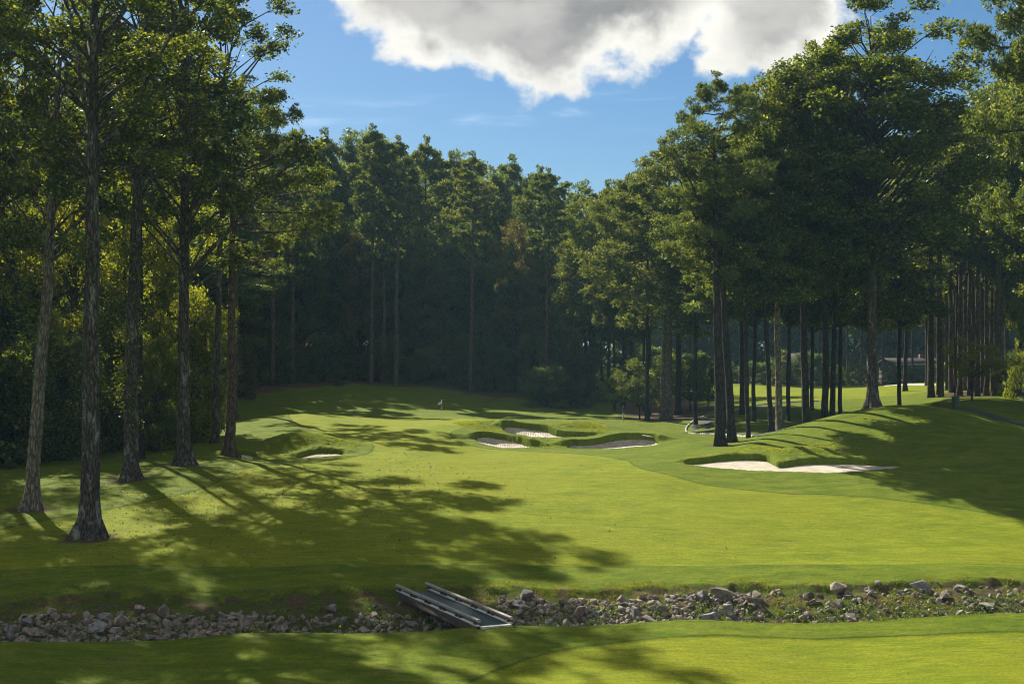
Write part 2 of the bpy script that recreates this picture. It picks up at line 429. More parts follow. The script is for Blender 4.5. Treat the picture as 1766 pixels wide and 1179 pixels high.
def span(name, x):
    p = BUNK[name]; lo = np.full(len(x), 1e9); hi = np.full(len(x), -1e9)
    xx = np.clip(x, p[:, 0].min() + .05, p[:, 0].max() - .05)
    for (ax, ay), (bx, by) in zip(p, np.roll(p, -1, 0)):
        m = (xx >= min(ax, bx)) & (xx <= max(ax, bx)) & (abs(bx - ax) > 1e-6)
        yy = ay + (xx - ax) / (bx - ax if abs(bx - ax) > 1e-6 else 1) * (by - ay)
        lo = np.where(m, np.minimum(lo, yy), lo); hi = np.where(m, np.maximum(hi, yy), hi)
    return xx, lo, hi
def sand_z(name, x, y):
    xx, lo, hi = span(name, x)
    zf = ground(xx, lo) - .05; zb = ground(xx, hi) + BERM[name] - SANDDROP[name]
    zb = np.maximum(zb, zf)
    t = np.clip((y - lo) / np.maximum(hi - lo, .2), -.1, 1.1)
    st = STEEP[name]
    u = np.clip((t - st) / (1 - st), 0, 1.08)
    u = np.where(u > 0, u, 0) if st else u
    return zf * (1 - u) + zb * u + fbm(x * 1.2, y * 1.2, 3, 41) * .07 + fbm(x * 6, y * 6, 2, 43) * .03
def gz(x, y): return float(ground(x, y)[0])
def at(px, D):
    x = (px - CX) / F * D
    return (x, D, gz(x, D))

def ground_mesh():
    u = np.concatenate([-np.geomspace(3.2, .40, 50)[:-1], np.linspace(-.40, .40, 1150), np.geomspace(.40, 3.2, 50)[1:]])
    yr = np.concatenate([np.arange(-45, 38, 2.0), np.arange(38, 62, .10), np.arange(62, 86, .17), np.arange(86, 127, .12)])
    last = yr[-1]
    yr = np.concatenate([yr, np.geomspace(last + .2, 3000, 330)])
    Y, Ug = np.meshgrid(yr, u, indexing='ij')
    X = Ug * (Y + 60)
    x = X.ravel(); y = Y.ravel()
    z = ground(x, y)
    # fine relief of the unmown turf
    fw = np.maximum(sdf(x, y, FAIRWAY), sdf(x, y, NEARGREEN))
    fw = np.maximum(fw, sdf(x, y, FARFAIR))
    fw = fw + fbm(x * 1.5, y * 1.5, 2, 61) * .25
    s = (y - ynear(x)) / np.maximum(yfar(x) - ynear(x), 1)
    rough = np.clip(-fw * 3, 0, 1)
    step = np.clip(.5 - fw * 6, 0, 1)
    z = z + step * .045 + rough * fbm(x * 4.5, y * 4.5, 3, 71) * .07 * np.clip(1 - (y - 150) / 80, 0, 1)
    sandmask = np.full(len(x), -1.0)
    lip = np.zeros(len(x))
    for k, poly in BUNK.items():
        b = BB[k]
        m = np.where((x > b[0]) & (x < b[1]) & (y > b[2]) & (y < b[3]))[0]
        if not len(m): continue
        d = sdf(x[m], y[m], poly)
        d = d + fbm(x[m] * 2.5, y[m] * 2.5, 3, 81) * .14
        sandmask[m] = np.maximum(sandmask[m], d)
        # raised, shaggy turf roll along the edge, then a clean cut down to below the sand
        back = backside(k, x[m], y[m])
        roll = np.exp(-((d + .35) / .45) ** 2) * (.12 * back) + BERM[k] * back * np.exp(-(np.minimum(d, 0) / 1.2) ** 2)
        shag = 0
        cut = np.clip(d / .10, 0, 1) * .6
        z[m] = z[m] + np.where(d < 0, roll + shag, roll - cut)
        inn = d > .06
        z[m] = np.where(inn, np.minimum(z[m], sand_z(k, x[m], y[m]) - .25), z[m])
        lip[m] = np.maximum(lip[m], np.exp(-((d + .5) / .8) ** 2) * back)
    for poly in FACES:
        m = np.where((x > poly[:, 0].min() - 2) & (x < poly[:, 0].max() + 2) & (y > poly[:, 1].min() - 2) & (y < poly[:, 1].max() + 2))[0]
        d = sdf(x[m], y[m], poly); w_ = np.clip((d + .3) / .7, 0, 1)
        sh = np.abs(fbm(x[m] * 1.6 + y[m] * .5, y[m] * 3.2, 3, 83)) * .40 + fbm(x[m] * 6, y[m] * 7, 2, 85) * .08
        z[m] = z[m] + w_ * sh * np.clip(1 - (sandmask[m] > 0), 0, 1)
        lip[m] = np.maximum(lip[m], w_)
    nr, nc = Y.shape
    idx = np.arange(nr * nc).reshape(nr, nc)
    faces = np.stack([idx[:-1, :-1], idx[:-1, 1:], idx[1:, 1:], idx[1:, :-1]], -1).reshape(-1, 4)
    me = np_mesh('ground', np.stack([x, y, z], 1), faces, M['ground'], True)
    def attr(name, val):
        a = me.attributes.new(name, 'FLOAT', 'POINT')
        a.data.foreach_set('value', np.asarray(val, dtype=np.float32))
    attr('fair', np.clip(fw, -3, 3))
    attr('bank', np.clip(np.minimum(s * 6, (1.08 - s) * 4), -1, 1))
    # bare leaf-strewn floor under the woods
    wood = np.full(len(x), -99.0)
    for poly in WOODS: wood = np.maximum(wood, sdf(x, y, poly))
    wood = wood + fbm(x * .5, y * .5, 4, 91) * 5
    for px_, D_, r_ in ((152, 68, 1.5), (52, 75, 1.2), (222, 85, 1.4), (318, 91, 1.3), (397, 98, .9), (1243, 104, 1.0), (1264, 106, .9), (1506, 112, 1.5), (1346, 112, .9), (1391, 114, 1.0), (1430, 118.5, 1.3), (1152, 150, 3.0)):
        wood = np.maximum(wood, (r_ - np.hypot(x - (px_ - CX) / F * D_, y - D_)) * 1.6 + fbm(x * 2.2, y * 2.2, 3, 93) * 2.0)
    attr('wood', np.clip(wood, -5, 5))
    attr('lip', lip)
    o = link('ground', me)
    tag(o, 'mown green turf rising from the stream to the flag', None, None, 'structure')
WOODS = [pw([(-1500, 92), (-100, 93), (130, 96), (250, 118), (330, 136), (385, 150), (420, 170), (500, 181), (620, 186), (760, 186), (880, 184), (930, 184), (960, 200), (960, 400), (-1500, 400)]),
         pw([(1065, 172), (1100, 148), (1165, 144), (1190, 152), (1215, 158), (1230, 172), (1180, 205), (1100, 210)]),
         pw([(1240, 252), (1420, 245), (1600, 225), (1800, 200), (2300, 180), (2600, 500), (1240, 500)]),
         pw([(1600, 150), (1660, 147), (1760, 150), (1790, 156), (1700, 162), (1610, 158)])]

# ------------------------------------------------------------------ materials
M = {}
def mat(name):
    m = bpy.data.materials.new(name); m.use_nodes = True
    t = NT(m.node_tree); m.node_tree.nodes.clear()
    out = t.n('ShaderNodeOutputMaterial'); M[name] = m
    return m, t, out
def principled(t, out, col, rough=.8, spec=.2, bump=None, bstr=.3, bdist=.02, metal=0):
    p = t.n('ShaderNodeBsdfPrincipled')
    if isinstance(col, tuple): p.inputs['Base Color'].default_value = (*col, 1)
    else: t.l(col, p.inputs['Base Color'])
    if isinstance(rough, (int, float)): p.inputs['Roughness'].default_value = rough
    else: t.l(rough, p.inputs['Roughness'])
    p.inputs['Specular IOR Level'].default_value = spec
    p.inputs['Metallic'].default_value = metal
    if bump is not None:
        b = t.n('ShaderNodeBump', inp={'Strength': bstr, 'Distance': bdist})
        t.l(bump, b.inputs['Height']); t.l(b.outputs[0], p.inputs['Normal'])
    t.l(p.outputs[0], out.inputs['Surface'])
    return p
def mats():
    # turf
    m, t, out = mat('ground')
    g = t.n('ShaderNodeNewGeometry').outputs['Position']
    def at_(n): return t.n('ShaderNodeAttribute', attribute_name=n).outputs['Fac']
    big = t.noise(g, .12, 4, .6)
    mid = t.noise(t.scalev(g, (.5, 1, 1)), .9, 5, .6)
    fine = t.noise(g, 14, 5, .7)
    vfine = t.noise(g, 60, 3, .7)
    fair = t.mix(t.ramp(mid, .35, .68), (.128, .170, .007), (.185, .218, .012))
    fair = t.mix(t.ramp(big, .4, .65), fair, (.170, .195, .009))
    streak = t.noise(t.scalev(g, (.35, 1.6, 1)), .55, 5, .62)
    fair = t.mix(t.m('MULTIPLY', t.ramp(streak, .58, .72), .6), fair, (.088, .118, .006))
    worn = t.m('MULTIPLY', t.ramp(t.noise(t.scalev(g, (.6, 1.5, 1)), .8, 6, .7), .56, .70), .45)
    fair = t.mix(worn, fair, (.19, .175, .035))
    rough = t.mix(t.ramp(mid, .3, .7), (.075, .118, .006), (.130, .165, .010))
    dry = t.noise(g, .35, 6, .65)
    rough = t.mix(t.m('MULTIPLY', t.ramp(dry, .55, .72), .55), rough, (.17, .15, .05))
    c = t.mix(t.ramp(at_('fair'), -.06, .06), rough, fair)
    edge = t.m('MULTIPLY', t.ramp(t.m('ABSOLUTE', t.m('ADD', at_('fair'), .08)), .12, .02), .55)  # mowing line: longer grass, with the cut step's shadow painted in as darker turf
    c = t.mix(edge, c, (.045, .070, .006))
    lipc = t.mix(t.ramp(fine, .35, .65), (.085, .130, .007), (.16, .20, .014))
    c = t.mix(t.m('MULTIPLY', at_('lip'), .85), c, lipc)
    soil = t.mix(t.ramp(fine, .35, .65), (.05, .038, .022), (.12, .09, .05))
    soil = t.mix(t.ramp(t.noise(g, 1.1, 5, .6), .44, .54), soil, (.06, .085, .012))
    bankf = t.ramp(t.m('ADD', at_('bank'), t.m('MULTIPLY', t.m('SUBTRACT', t.noise(g, 1.6, 5, .65), .5), 1.5)), .28, .45)
    c = t.mix(bankf, c, soil)
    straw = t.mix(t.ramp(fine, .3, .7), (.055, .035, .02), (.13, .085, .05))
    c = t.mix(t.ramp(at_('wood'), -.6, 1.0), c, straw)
    c = t.mix(1.0, c, t.mix(t.ramp(vfine, .25, .75), (.62, .62, .62), (1.32, 1.32, 1.32)), 'MULTIPLY')
    c = t.mix(1.0, c, t.mix(t.ramp(t.noise(g, 9, 4, .75), .3, .7), (.74, .76, .74), (1.22, 1.2, 1.2)), 'MULTIPLY')
    mow = t.noise(t.scalev(g, (.9, 4.5, 1)), 1.3, 6, .7)
    c = t.mix(1.0, c, t.mix(t.ramp(mow, .3, .7), (.78, .80, .80), (1.18, 1.16, 1.1)), 'MULTIPLY')
    bmp = t.m('ADD', t.m('MULTIPLY', vfine, .5), t.m('MULTIPLY', fine, .8))
    p = principled(t, out, c, .9, .04, bmp, .7, .06)
    p.inputs['Sheen Weight'].default_value = 0.0
    p.inputs['Sheen Tint'].default_value = (.8, .9, .3, 1)
    # sand
    m, t, out = mat('sand')
    g = t.n('ShaderNodeNewGeometry').outputs['Position']
    c = t.mix(t.ramp(t.noise(g, 1.5, 5, .6), .35, .7), (.46, .40, .32), (.62, .56, .47))
    fp = t.noise(g, 5, 5, .7)
    wv = t.n('ShaderNodeTexWave', inp={'Scale': 2.2, 'Distortion': 5.0, 'Detail': 3.0}); t.l(g, wv.inputs[0])
    c = t.mix(t.m('MULTIPLY', t.ramp(fp, .52, .70), .25), c, (.34, .29, .23))
    principled(t, out, c, .95, .1, t.m('ADD', fp, t.m('MULTIPLY', wv.outputs[1], .35)), .9, .14)
    # bark kinds
    def bark(name, c1, c2, c3, lichen=.3):
        m, t, out = mat(name)
        g = t.n('ShaderNodeNewGeometry').outputs['Position']
        sv = t.scalev(g, (7, 7, 1.5))
        v = t.n('ShaderNodeTexVoronoi', feature='DISTANCE_TO_EDGE'); v.inputs['Scale'].default_value = 1.0
        nz = t.n('ShaderNodeTexNoise', inp={'Scale': 2.2, 'Detail': 3.0}); t.l(sv, nz.inputs[0])
        add = t.n('ShaderNodeVectorMath', operation='ADD'); t.l(sv, add.inputs[0]); t.l(nz.outputs[1], add.inputs[1])
        t.l(add.outputs[0], v.inputs['Vector'])
        crack = t.ramp(v.outputs[0], .02, .22)
        n = t.noise(t.scalev(g, (12, 12, 3)), 1, 5, .65)
        c = t.mix(t.ramp(n, .35, .65), c1, c2)
        c = t.mix(crack, t.mix(1.0, c, (.4, .4, .4), 'MULTIPLY'), c)
        lf = t.ramp(t.noise(t.scalev(g, (2.2, 2.2, .9)), 1, 5, .7), .54, .66)
        c = t.mix(t.m('MULTIPLY', lf, lichen), c, c3)
        principled(t, out, c, .9, .15, t.m('ADD', crack, n), .8, .06)
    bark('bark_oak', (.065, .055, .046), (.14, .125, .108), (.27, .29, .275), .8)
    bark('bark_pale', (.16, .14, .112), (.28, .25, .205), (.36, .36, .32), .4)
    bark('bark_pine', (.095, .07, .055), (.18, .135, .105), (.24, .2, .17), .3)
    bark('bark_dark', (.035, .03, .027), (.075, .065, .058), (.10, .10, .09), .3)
    # leaves
    def leaf(name, c1, c2, c3, trans=.45, gloss=.035, hue=.0):
        m, t, out = mat(name)
        rnd = t.n('ShaderNodeNewGeometry').outputs['Random Per Island']
        oi = t.n('ShaderNodeObjectInfo').outputs['Random']
        c = t.mix(t.ramp(rnd, 0, .8, 0, 1, False), c1, c2)
        c = t.mix(t.ramp(rnd, .74, 1.0, 0, 1, False), c, c3)
        c = t.mix(1.0, c, t.mix(oi, (.85, .9, .9), (1.15, 1.08, 1.0)), 'MULTIPLY')
        d = t.n('ShaderNodeBsdfDiffuse'); t.l(c, d.inputs[0])
        tr = t.n('ShaderNodeBsdfTranslucent')
        t.l(t.mix(1.0, c, (2.7, 2.4, .7), 'MULTIPLY'), tr.inputs[0])
        mx = t.n('ShaderNodeMixShader', inp={0: trans}); t.l(d.outputs[0], mx.inputs[1]); t.l(tr.outputs[0], mx.inputs[2])
        gl = t.n('ShaderNodeBsdfGlossy', inp={'Roughness': .45}); gl.inputs[0].default_value = (.8, .85, .8, 1)
        m2 = t.n('ShaderNodeMixShader', inp={0: gloss}); t.l(mx.outputs[0], m2.inputs[1]); t.l(gl.outputs[0], m2.inputs[2])
        t.l(m2.outputs[0], out.inputs['Surface'])
    leaf('leaf_oak', (.030, .050, .010), (.082, .112, .016), (.21, .23, .045), .42)
    leaf('leaf_near', (.022, .038, .012), (.058, .084, .020), (.17, .19, .040), .45)
    leaf('leaf_dark', (.026, .046, .014), (.066, .096, .022), (.17, .19, .04))
    leaf('leaf_lime', (.070, .098, .014), (.125, .155, .022), (.19, .19, .035), .55)
    leaf('leaf_pine', (.036, .060, .025), (.080, .114, .044), (.21, .22, .08), .38)
    leaf('leaf_forest', (.040, .080, .036), (.082, .125, .046), (.15, .16, .055), .42)
    leaf('leaf_rust', (.055, .060, .020), (.095, .090, .028), (.13, .10, .03), .35)
    leaf('leaf_gold', (.12, .135, .018), (.19, .20, .028), (.25, .19, .03), .45)
    leaf('grass_blade', (.06, .09, .016), (.12, .15, .028), (.22, .19, .07), .4)
    leaf('lip_blade', (.09, .13, .012), (.16, .19, .022), (.22, .20, .05), .45)
    leaf('weed', (.03, .06, .012), (.07, .11, .02), (.12, .15, .03), .4)
    leaf('fallen', (.10, .06, .03), (.20, .13, .06), (.42, .32, .2), .1)
    # rock
    m, t, out = mat('rock')
    g = t.n('ShaderNodeNewGeometry').outputs['Position']
    oi = t.n('ShaderNodeObjectInfo').outputs['Random']
    n = t.noise(g, 5, 6, .65)
    c = t.mix(oi, (.20, .18, .158), (.34, .285, .24))
    c = t.mix(t.ramp(t.m('FRACT', t.m('MULTIPLY', oi, 7.3)), .55, .9), c, (.24, .245, .26))
    c = t.mix(t.ramp(n, .4, .62), t.mix(1.0, c, (.55, .5, .45), 'MULTIPLY'), c)
    c = t.mix(t.m('MULTIPLY', t.ramp(t.noise(g, 1.7, 4, .6), .56, .66), .7), c, (.05, .06, .02))
    principled(t, out, c, .85, .25, t.noise(g, 16, 5, .7), .6, .03)
    def simple(name, c1, c2, sc_=3.0, rough=.7, spec=.3, stretch=(1, 1, 1), b=.3, bd=.01, metal=0):
        m, t, out = mat(name)
        g = t.n('ShaderNodeTexCoord').outputs['Object']
        n = t.noise(t.scalev(g, stretch), sc_, 6, .65)
        principled(t, out, t.mix(t.ramp(n, .3, .7), c1, c2), rough, spec, n, b, bd, metal)
    simple('timber', (.24, .21, .18), (.50, .47, .43), 4, .8, .2, (1, 8, 8), .6)
    simple('timber_dark', (.05, .042, .036), (.12, .10, .085), 4, .85, .2, (1, 8, 8), .5)
    simple('board_white', (.5, .5, .48), (.72, .72, .7), 5, .7, .2)
    simple('asphalt', (.03, .03, .033), (.055, .053, .056), 3, .9, .2, (1, 1, 1), .5)
    simple('concrete', (.30, .28, .25), (.42, .39, .35), 2, .9, .2)
    simple('water', (.02, .025, .02), (.035, .04, .03), 2, .08, .5)
    simple('pole_paint', (.55, .62, .5), (.68, .74, .62), 5, .4, .5)
    simple('flag_white', (.74, .76, .8), (.82, .84, .88), 5, .7, .2)
    simple('flag_blue', (.03, .12, .5), (.05, .16, .6), 5, .7, .2)
    simple('ball_yellow', (.75, .52, .03), (.85, .6, .05), 5, .5, .4)
    simple('green_paint', (.02, .055, .04), (.04, .09, .065), 6, .5, .4)
    simple('house_wall', (.07, .065, .055), (.11, .10, .085), 1, .85, .2)
    simple('house_roof', (.02, .018, .018), (.035, .033, .03), 6, .9, .2)
    simple('house_trim', (.24, .24, .23), (.32, .32, .30), 2, .7, .2)
    simple('glass', (.02, .025, .03), (.04, .05, .06), 1, .1, .6)
    simple('brick', (.12, .06, .045), (.2, .1, .07), 8, .9, .2)
    # bridge deck mat: dark green woven rubber
    m, t, out = mat('deck_mat')
    g = t.n('ShaderNodeTexCoord').outputs['Object']
    ck = t.n('ShaderNodeTexChecker', inp={'Scale': 16.0}); t.l(g, ck.inputs[0])
    c = t.mix(ck.outputs[1], (.045, .085, .088), (.07, .115, .118))
    c = t.mix(t.ramp(t.noise(g, 2.5, 5, .6), .4, .7), c, (.08, .10, .095))
    principled(t, out, c, .8, .25, ck.outputs[1], .5, .01)
mats()
ground_mesh()

# ------------------------------------------------------------------ bunkers: a sheet of sand bedded under the cut turf edge
BLAB = {'big': ('long bright sand bunker at the foot of the big right-hand mound', .16), 'left_a': ('small sand bunker showing right behind the pine trunk at the left of the green', .2),
        'left_b': ('thin crescent sand bunker under the shaggy grass face left of the green', .2), 'rear': ('upper greenside bunker nearest the flag between two grass noses', .2),
        'front_left': ('lower left bunker with steep shaded grey sand face before the green', .2), 'front_right': ('lower right bunker stretching wide towards the cart path', .2),
        'far_a': ('tiny far bunker seen just right of the dark twin trunks', .8), 'far_b': ('tiny far bunker beyond the sunlit fairway behind the leaning slim trunk', .8)}
def sand_sheet(name):
    poly = BUNK[name]; res = BLAB[name][1]
    x0, x1, y0, y1 = poly[:, 0].min() - .6, poly[:, 0].max() + .6, poly[:, 1].min() - .6, poly[:, 1].max() + .6
    xs = np.arange(x0, x1, res); ys = np.arange(y0, y1, res)
    X, Y = np.meshgrid(xs, ys); x = X.ravel(); y = Y.ravel()
    z = sand_z(name, x, y)
    d = sdf(x, y, poly)
    idx = np.arange(len(x)).reshape(X.shape)
    f = np.stack([idx[:-1, :-1], idx[:-1, 1:], idx[1:, 1:], idx[1:, :-1]], -1).reshape(-1, 4)
    keep = (d[f] > -.32).all(1)
    f = f[keep]
    used, inv = np.unique(f, return_inverse=True)
    me = np_mesh('sand_bunker', np.stack([x, y, z], 1)[used], inv.reshape(-1, 4), M['sand'], True)
    tag(link('sand_bunker', me), BLAB[name][0], 'bunker', 'sand bunkers', 'structure')
for k in BUNK: sand_sheet(k)

# ------------------------------------------------------------------ paths
def ribbon(name, pts, w, matname, label, lift=.03, kerb=None):
    pts = np.array([((px - CX) / F * D, D) for px, D in pts])
    tt = np.linspace(0, len(pts) - 1, 90)
    # catmull style smoothing
    P = []
    for q in tt:
        i = min(int(q), len(pts) - 2); s = q - i
        p0, p1, p2, p3 = pts[max(i - 1, 0)], pts[i], pts[i + 1], pts[min(i + 2, len(pts) - 1)]
        P.append(.5 * ((2 * p1) + (-p0 + p2) * s + (2 * p0 - 5 * p1 + 4 * p2 - p3) * s * s + (-p0 + 3 * p1 - 3 * p2 + p3) * s ** 3))
    P = np.array(P); T = np.gradient(P, axis=0); T /= np.linalg.norm(T, axis=1)[:, None]
    N = np.stack([-T[:, 1], T[:, 0]], 1)
    K = 7
    offs = np.linspace(-w / 2, w / 2, K)
    xy = P[:, None] + N[:, None] * offs[None, :, None]
    z = ground(xy[..., 0].ravel(), xy[..., 1].ravel()).reshape(len(P), K) + lift
    z[:, 0] -= .12 + lift; z[:, -1] -= .12 + lift
    z = np.maximum(z, z[:, K // 2:K // 2 + 1] - .25)
    V = np.dstack([xy, z]).reshape(-1, 3)
    idx = np.arange(len(P) * K).reshape(len(P), K)
    f = np.stack([idx[:-1, :-1], idx[1:, :-1], idx[1:, 1:], idx[:-1, 1:]], -1).reshape(-1, 4)
    me = np_mesh(name, V, f, M[matname], True)
    tag(link(name, me), label, None, None, 'structure')
    if kerb:
        side, hgt, kmat, klabel = kerb
        e = P + N * side * (w / 2 + .05)
        zz = ground(e[:, 0], e[:, 1])
        b = MB()
        for i in range(len(e) - 1):
            a_, c_ = np.array([*e[i], zz[i]]), np.array([*e[i + 1], zz[i + 1]])
            dv = c_ - a_; L = np.linalg.norm(dv); dv /= L
            sdv = np.cross(dv, [0, 0, 1]); sdv /= np.linalg.norm(sdv); up = np.cross(sdv, dv)
            b.box((a_ + c_) / 2 + up * (hgt / 2 - .06), (L / 2 - .004, .07, hgt / 2 + .06), np.stack([dv, sdv, up], 1))
        o = b.build('kerb', M[kmat])
        tag(o, klabel, 'kerb', None, 'structure')
ribbon('path', [(1330, 108), (1300, 119), (1245, 126), (1212, 132), (1212, 140), (1250, 152), (1320, 163), (1420, 165)], 2.6, 'asphalt', 'grey cart path curving past the end of the green', .05,
       kerb=(1, .16, 'concrete', 'pale raised kerb along the left edge of the curving cart path'))
ribbon('path', [(2050, 103), (1900, 107), (1766, 114), (1700, 119), (1640, 124), (1590, 134)], 2.8, 'asphalt', 'dark cart path behind the big right-hand mound', .06)
ribbon('path', [(1540, 212), (1600, 198), (1660, 184), (1720, 176), (1850, 168), (2100, 160)], 3.4, 'concrete', 'pale far path crossing behind the pine stand', .08)

# ------------------------------------------------------------------ stream water
def water():
    xs = np.linspace(-60, 60, 160)
    yn, yf = ynear(xs), yfar(xs)
    a = yn + (yf - yn) * .06; b = yn + (yf - yn) * .36
    zz = tps(xs, (a + b) / 2) - 0.92
    zz = np.convolve(np.pad(zz, 8, 'edge'), np.ones(17) / 17, 'valid')
    V = np.concatenate([np.stack([xs, a, zz], 1), np.stack([xs, b, zz], 1)])
    n = len(xs); f = np.array([[i, i + 1, n + i + 1, n + i] for i in range(n - 1)])
    tag(link('water', np_mesh('water', V, f, M['water'])), 'dark shallow stream water among the rocks', None, None, 'structure')
water()

# ------------------------------------------------------------------ foliage builders
def leaf_quads(c, size, asp=.6, up=.35, seed=0, dirs=None, droop=0.0):
    """rhombic leaves at centres c"""
    n = len(c); r = np.random.default_rng(seed)
    nrm = r.normal(size=(n, 3)); nrm[:, 2] += up * 2
    nrm /= np.linalg.norm(nrm, axis=1)[:, None]
    a = r.normal(size=(n, 3)) if dirs is None else dirs
    a = a - (a * nrm).sum(1)[:, None] * nrm
    a /= np.linalg.norm(a, axis=1)[:, None] + 1e-9
    b = np.cross(nrm, a)
    s = size * r.uniform(.65, 1.35, n)[:, None]
    V = np.stack([c - a * s * .5, c + b * s * asp * .5 - a * s * .05, c + a * s * .5 - nrm * s * .12, c - b * s * asp * .5 - a * s * .05], 1)
    return V.reshape(-1, 3)
def quads_for(n): return np.arange(n * 4).reshape(n, 4)

def crown_oak(name, h, r, npuff, nleaf, leafsize, mat, seed, shape='dome', to_ground=False, limbmat='bark_oak', pk=.25):
    """crown whose base is z=0 and top is z=h; returns (leaf mesh, limb mesh)"""
    q = np.random.default_rng(seed)
    lob = q.uniform(0, 6.28, 6); am = q.uniform(.08, .2, 6)
    def env(t, ang):
        if shape == 'dome': base = np.sqrt(np.clip(1 - np.abs((t - .42) / .60) ** 3.0, 0, 1))
        elif shape == 'column': base = np.clip(1 - np.abs((t - .45) / .57) ** 3.2, 0, 1) ** .5 * (.86 + .14 * np.sin(t * 9 + lob[3]))
        elif shape == 'bush': base = np.sqrt(np.clip(1 - t ** 2.2, 0, 1))
        else: base = (1 - t) ** .75 * np.clip(t * 6 + .4, 0, 1)
        k = 1 + am[0] * np.sin(ang + lob[0] + t * 2) + am[1] * np.sin(2 * ang + lob[1] - t * 4) + am[2] * np.sin(3 * ang + lob[2] + t * 7)
        return base * k
    tt = q.uniform(0, 1, npuff * 6); t = tt[q.uniform(0, 1, len(tt)) < np.clip(env(tt, tt * 0) , .12, 1.1) ** 1.5][:npuff]; npuff = len(t); ang = q.uniform(0, 2 * np.pi, npuff)
    rr = np.sqrt(q.uniform(.12, 1, npuff)) * env(t, ang) * r
    P = np.stack([np.cos(ang) * rr, np.sin(ang) * rr, t * h * .95 + .02 * h], 1)
    pr = q.uniform(.5, 1.3, npuff) * r * pk
    # limbs
    lb = MB()
    for i in range(npuff):
        if i % 2 and not to_ground: pass
        zb = max(P[i, 2] - rr[i] * q.uniform(.35, .9) - .04 * h, -0.02 * h if not to_ground else 0)
        p0 = np.array([0, 0, zb]); p3 = P[i]
        m1 = p0 * .62 + p3 * .38 + np.array([0, 0, .10 * rr[i]]) + q.normal(size=3) * .14
        m2 = p0 * .28 + p3 * .72 + np.array([0, 0, .10 * rr[i]]) + q.normal(size=3) * .18
        r0 = (.018 + .030 * rr[i] / r) * q.uniform(.6, 1.15) * r * .42
        lb.tube([p0, m1, m2, p3], [r0, r0 * .7, r0 * .42, r0 * .15], 6)
        for _ in range(3):
            d = q.normal(size=3); d /= np.linalg.norm(d)
            lb.tube([m2, (m2 + p3) / 2 + d * pr[i] * .35, p3 + d * pr[i] * .8], [r0 * .35, r0 * .2, r0 * .08], 5)
    # leaves: every puff is a loose shell of twig clusters
    w = pr ** 2; cnt = np.maximum((nleaf * w / w.sum()).astype(int), 4)
    C = []
    for i in range(npuff):
        k = cnt[i]; ntw = max(k // 14, 2)
        d = q.normal(size=(ntw, 3)); d /= np.linalg.norm(d, axis=1)[:, None]
        d[:, 2] = d[:, 2] * .72 + .12
        tw = P[i] + d * pr[i] * (q.uniform(.25, 1.08, (ntw, 1)) ** .6)
        own = q.integers(0, ntw, k)
        C.append(tw[own] + q.normal(size=(k, 3)) * leafsize * np.array([.95, .95, .6]))
    C = np.concatenate(C)
    C = C[C[:, 2] > (-.03 * h)]
    V = leaf_quads(C, leafsize, .62, .30, seed + 1)
    return np_mesh(name, V, quads_for(len(C)), M[mat]), lb.mesh(name + '_limbs', M[limbmat])

def crown_pine(name, h, r, nlimb, ntuft, needle, mat, seed, limbmat='bark_pine', nn=16, top=True, droop=.1, wid=.13):
    q = np.random.default_rng(seed)
    lb = MB(); tips = []
    for i in range(nlimb):
        t = (i + q.uniform(0, 1)) / nlimb
        ang = i * 2.4 + q.uniform(-.5, .5)
        L = r * (np.sin(np.pi * min(t * .82 + .17, 1)) ** .7) * q.uniform(.55, 1.12)
        z0 = t * h * .9
        rise = L * (q.uniform(-.1, .28) + .35 * t)
        dv = np.array([np.cos(ang), np.sin(ang), 0])
        pts = [np.array([0, 0, z0]), dv * L * .35 + [0, 0, z0 + rise * .15], dv * L * .7 + [0, 0, z0 + rise * .5 - droop * L * .2], dv * L + [0, 0, z0 + rise]]
        pts[1] = pts[1] + q.normal(size=3) * .12; pts[2] = pts[2] + q.normal(size=3) * .2
        r0 = .035 + .011 * L
        lb.tube(pts, [r0, r0 * .75, r0 * .5, r0 * .2], 6)
        nb = int(3 + L * 1.1)
        for b in range(nb):
            s = q.uniform(.4, 1.0)
            k = s * 3; j = min(int(k), 2); f = k - j
            base = pts[j] * (1 - f) + pts[j + 1] * f
            side = np.array([-dv[1], dv[0], 0]) * (1 if b % 2 else -1)
            e = base + (side * q.uniform(.4, 1.0) + dv * q.uniform(.1, .6)) * (.35 + .16 * L) + [0, 0, q.uniform(-.1, .5)]
            lb.tube([base, (base + e) / 2 + [0, 0, .05], e], [r0 * .35, r0 * .22, r0 * .1], 5)
            tips.append((e, .42 + .10 * L))
        tips.append((pts[3], .5 + .08 * L))
    if top: tips.append((np.array([0, 0, h * .97]), .7)); tips.append((np.array([.2, .1, h * .9]), .9))
    per = max(ntuft // len(tips), 3)
    cen = []
    for e, s in tips:
        d = q.normal(size=(per, 3)); d /= np.linalg.norm(d, axis=1)[:, None]
        cen.append(e + d * np.array([1, 1, .62]) * s * q.uniform(.15, 1.0, (per, 1)) ** .5)
    cen = np.concatenate(cen)
    nt = len(cen)
    dirs = q.normal(size=(nt, nn, 3)); dirs[..., 2] += .55
    dirs /= np.linalg.norm(dirs, axis=-1)[..., None]
    L = needle * q.uniform(.7, 1.2, (nt, nn, 1))
    base = cen[:, None] + dirs * .02
    tip = cen[:, None] + dirs * L
    sd_ = np.cross(dirs, q.normal(size=(nt, nn, 3))); sd_ /= np.linalg.norm(sd_, axis=-1)[..., None] + 1e-9
    wv = sd_ * needle * wid
    V = np.stack([base - wv * .5, base * .45 + tip * .55 - wv, tip, base * .45 + tip * .55 + wv], 2).reshape(-1, 3)
    return np_mesh(name, V, quads_for(nt * nn), M[mat]), lb.mesh(name + '_limbs', M[limbmat])

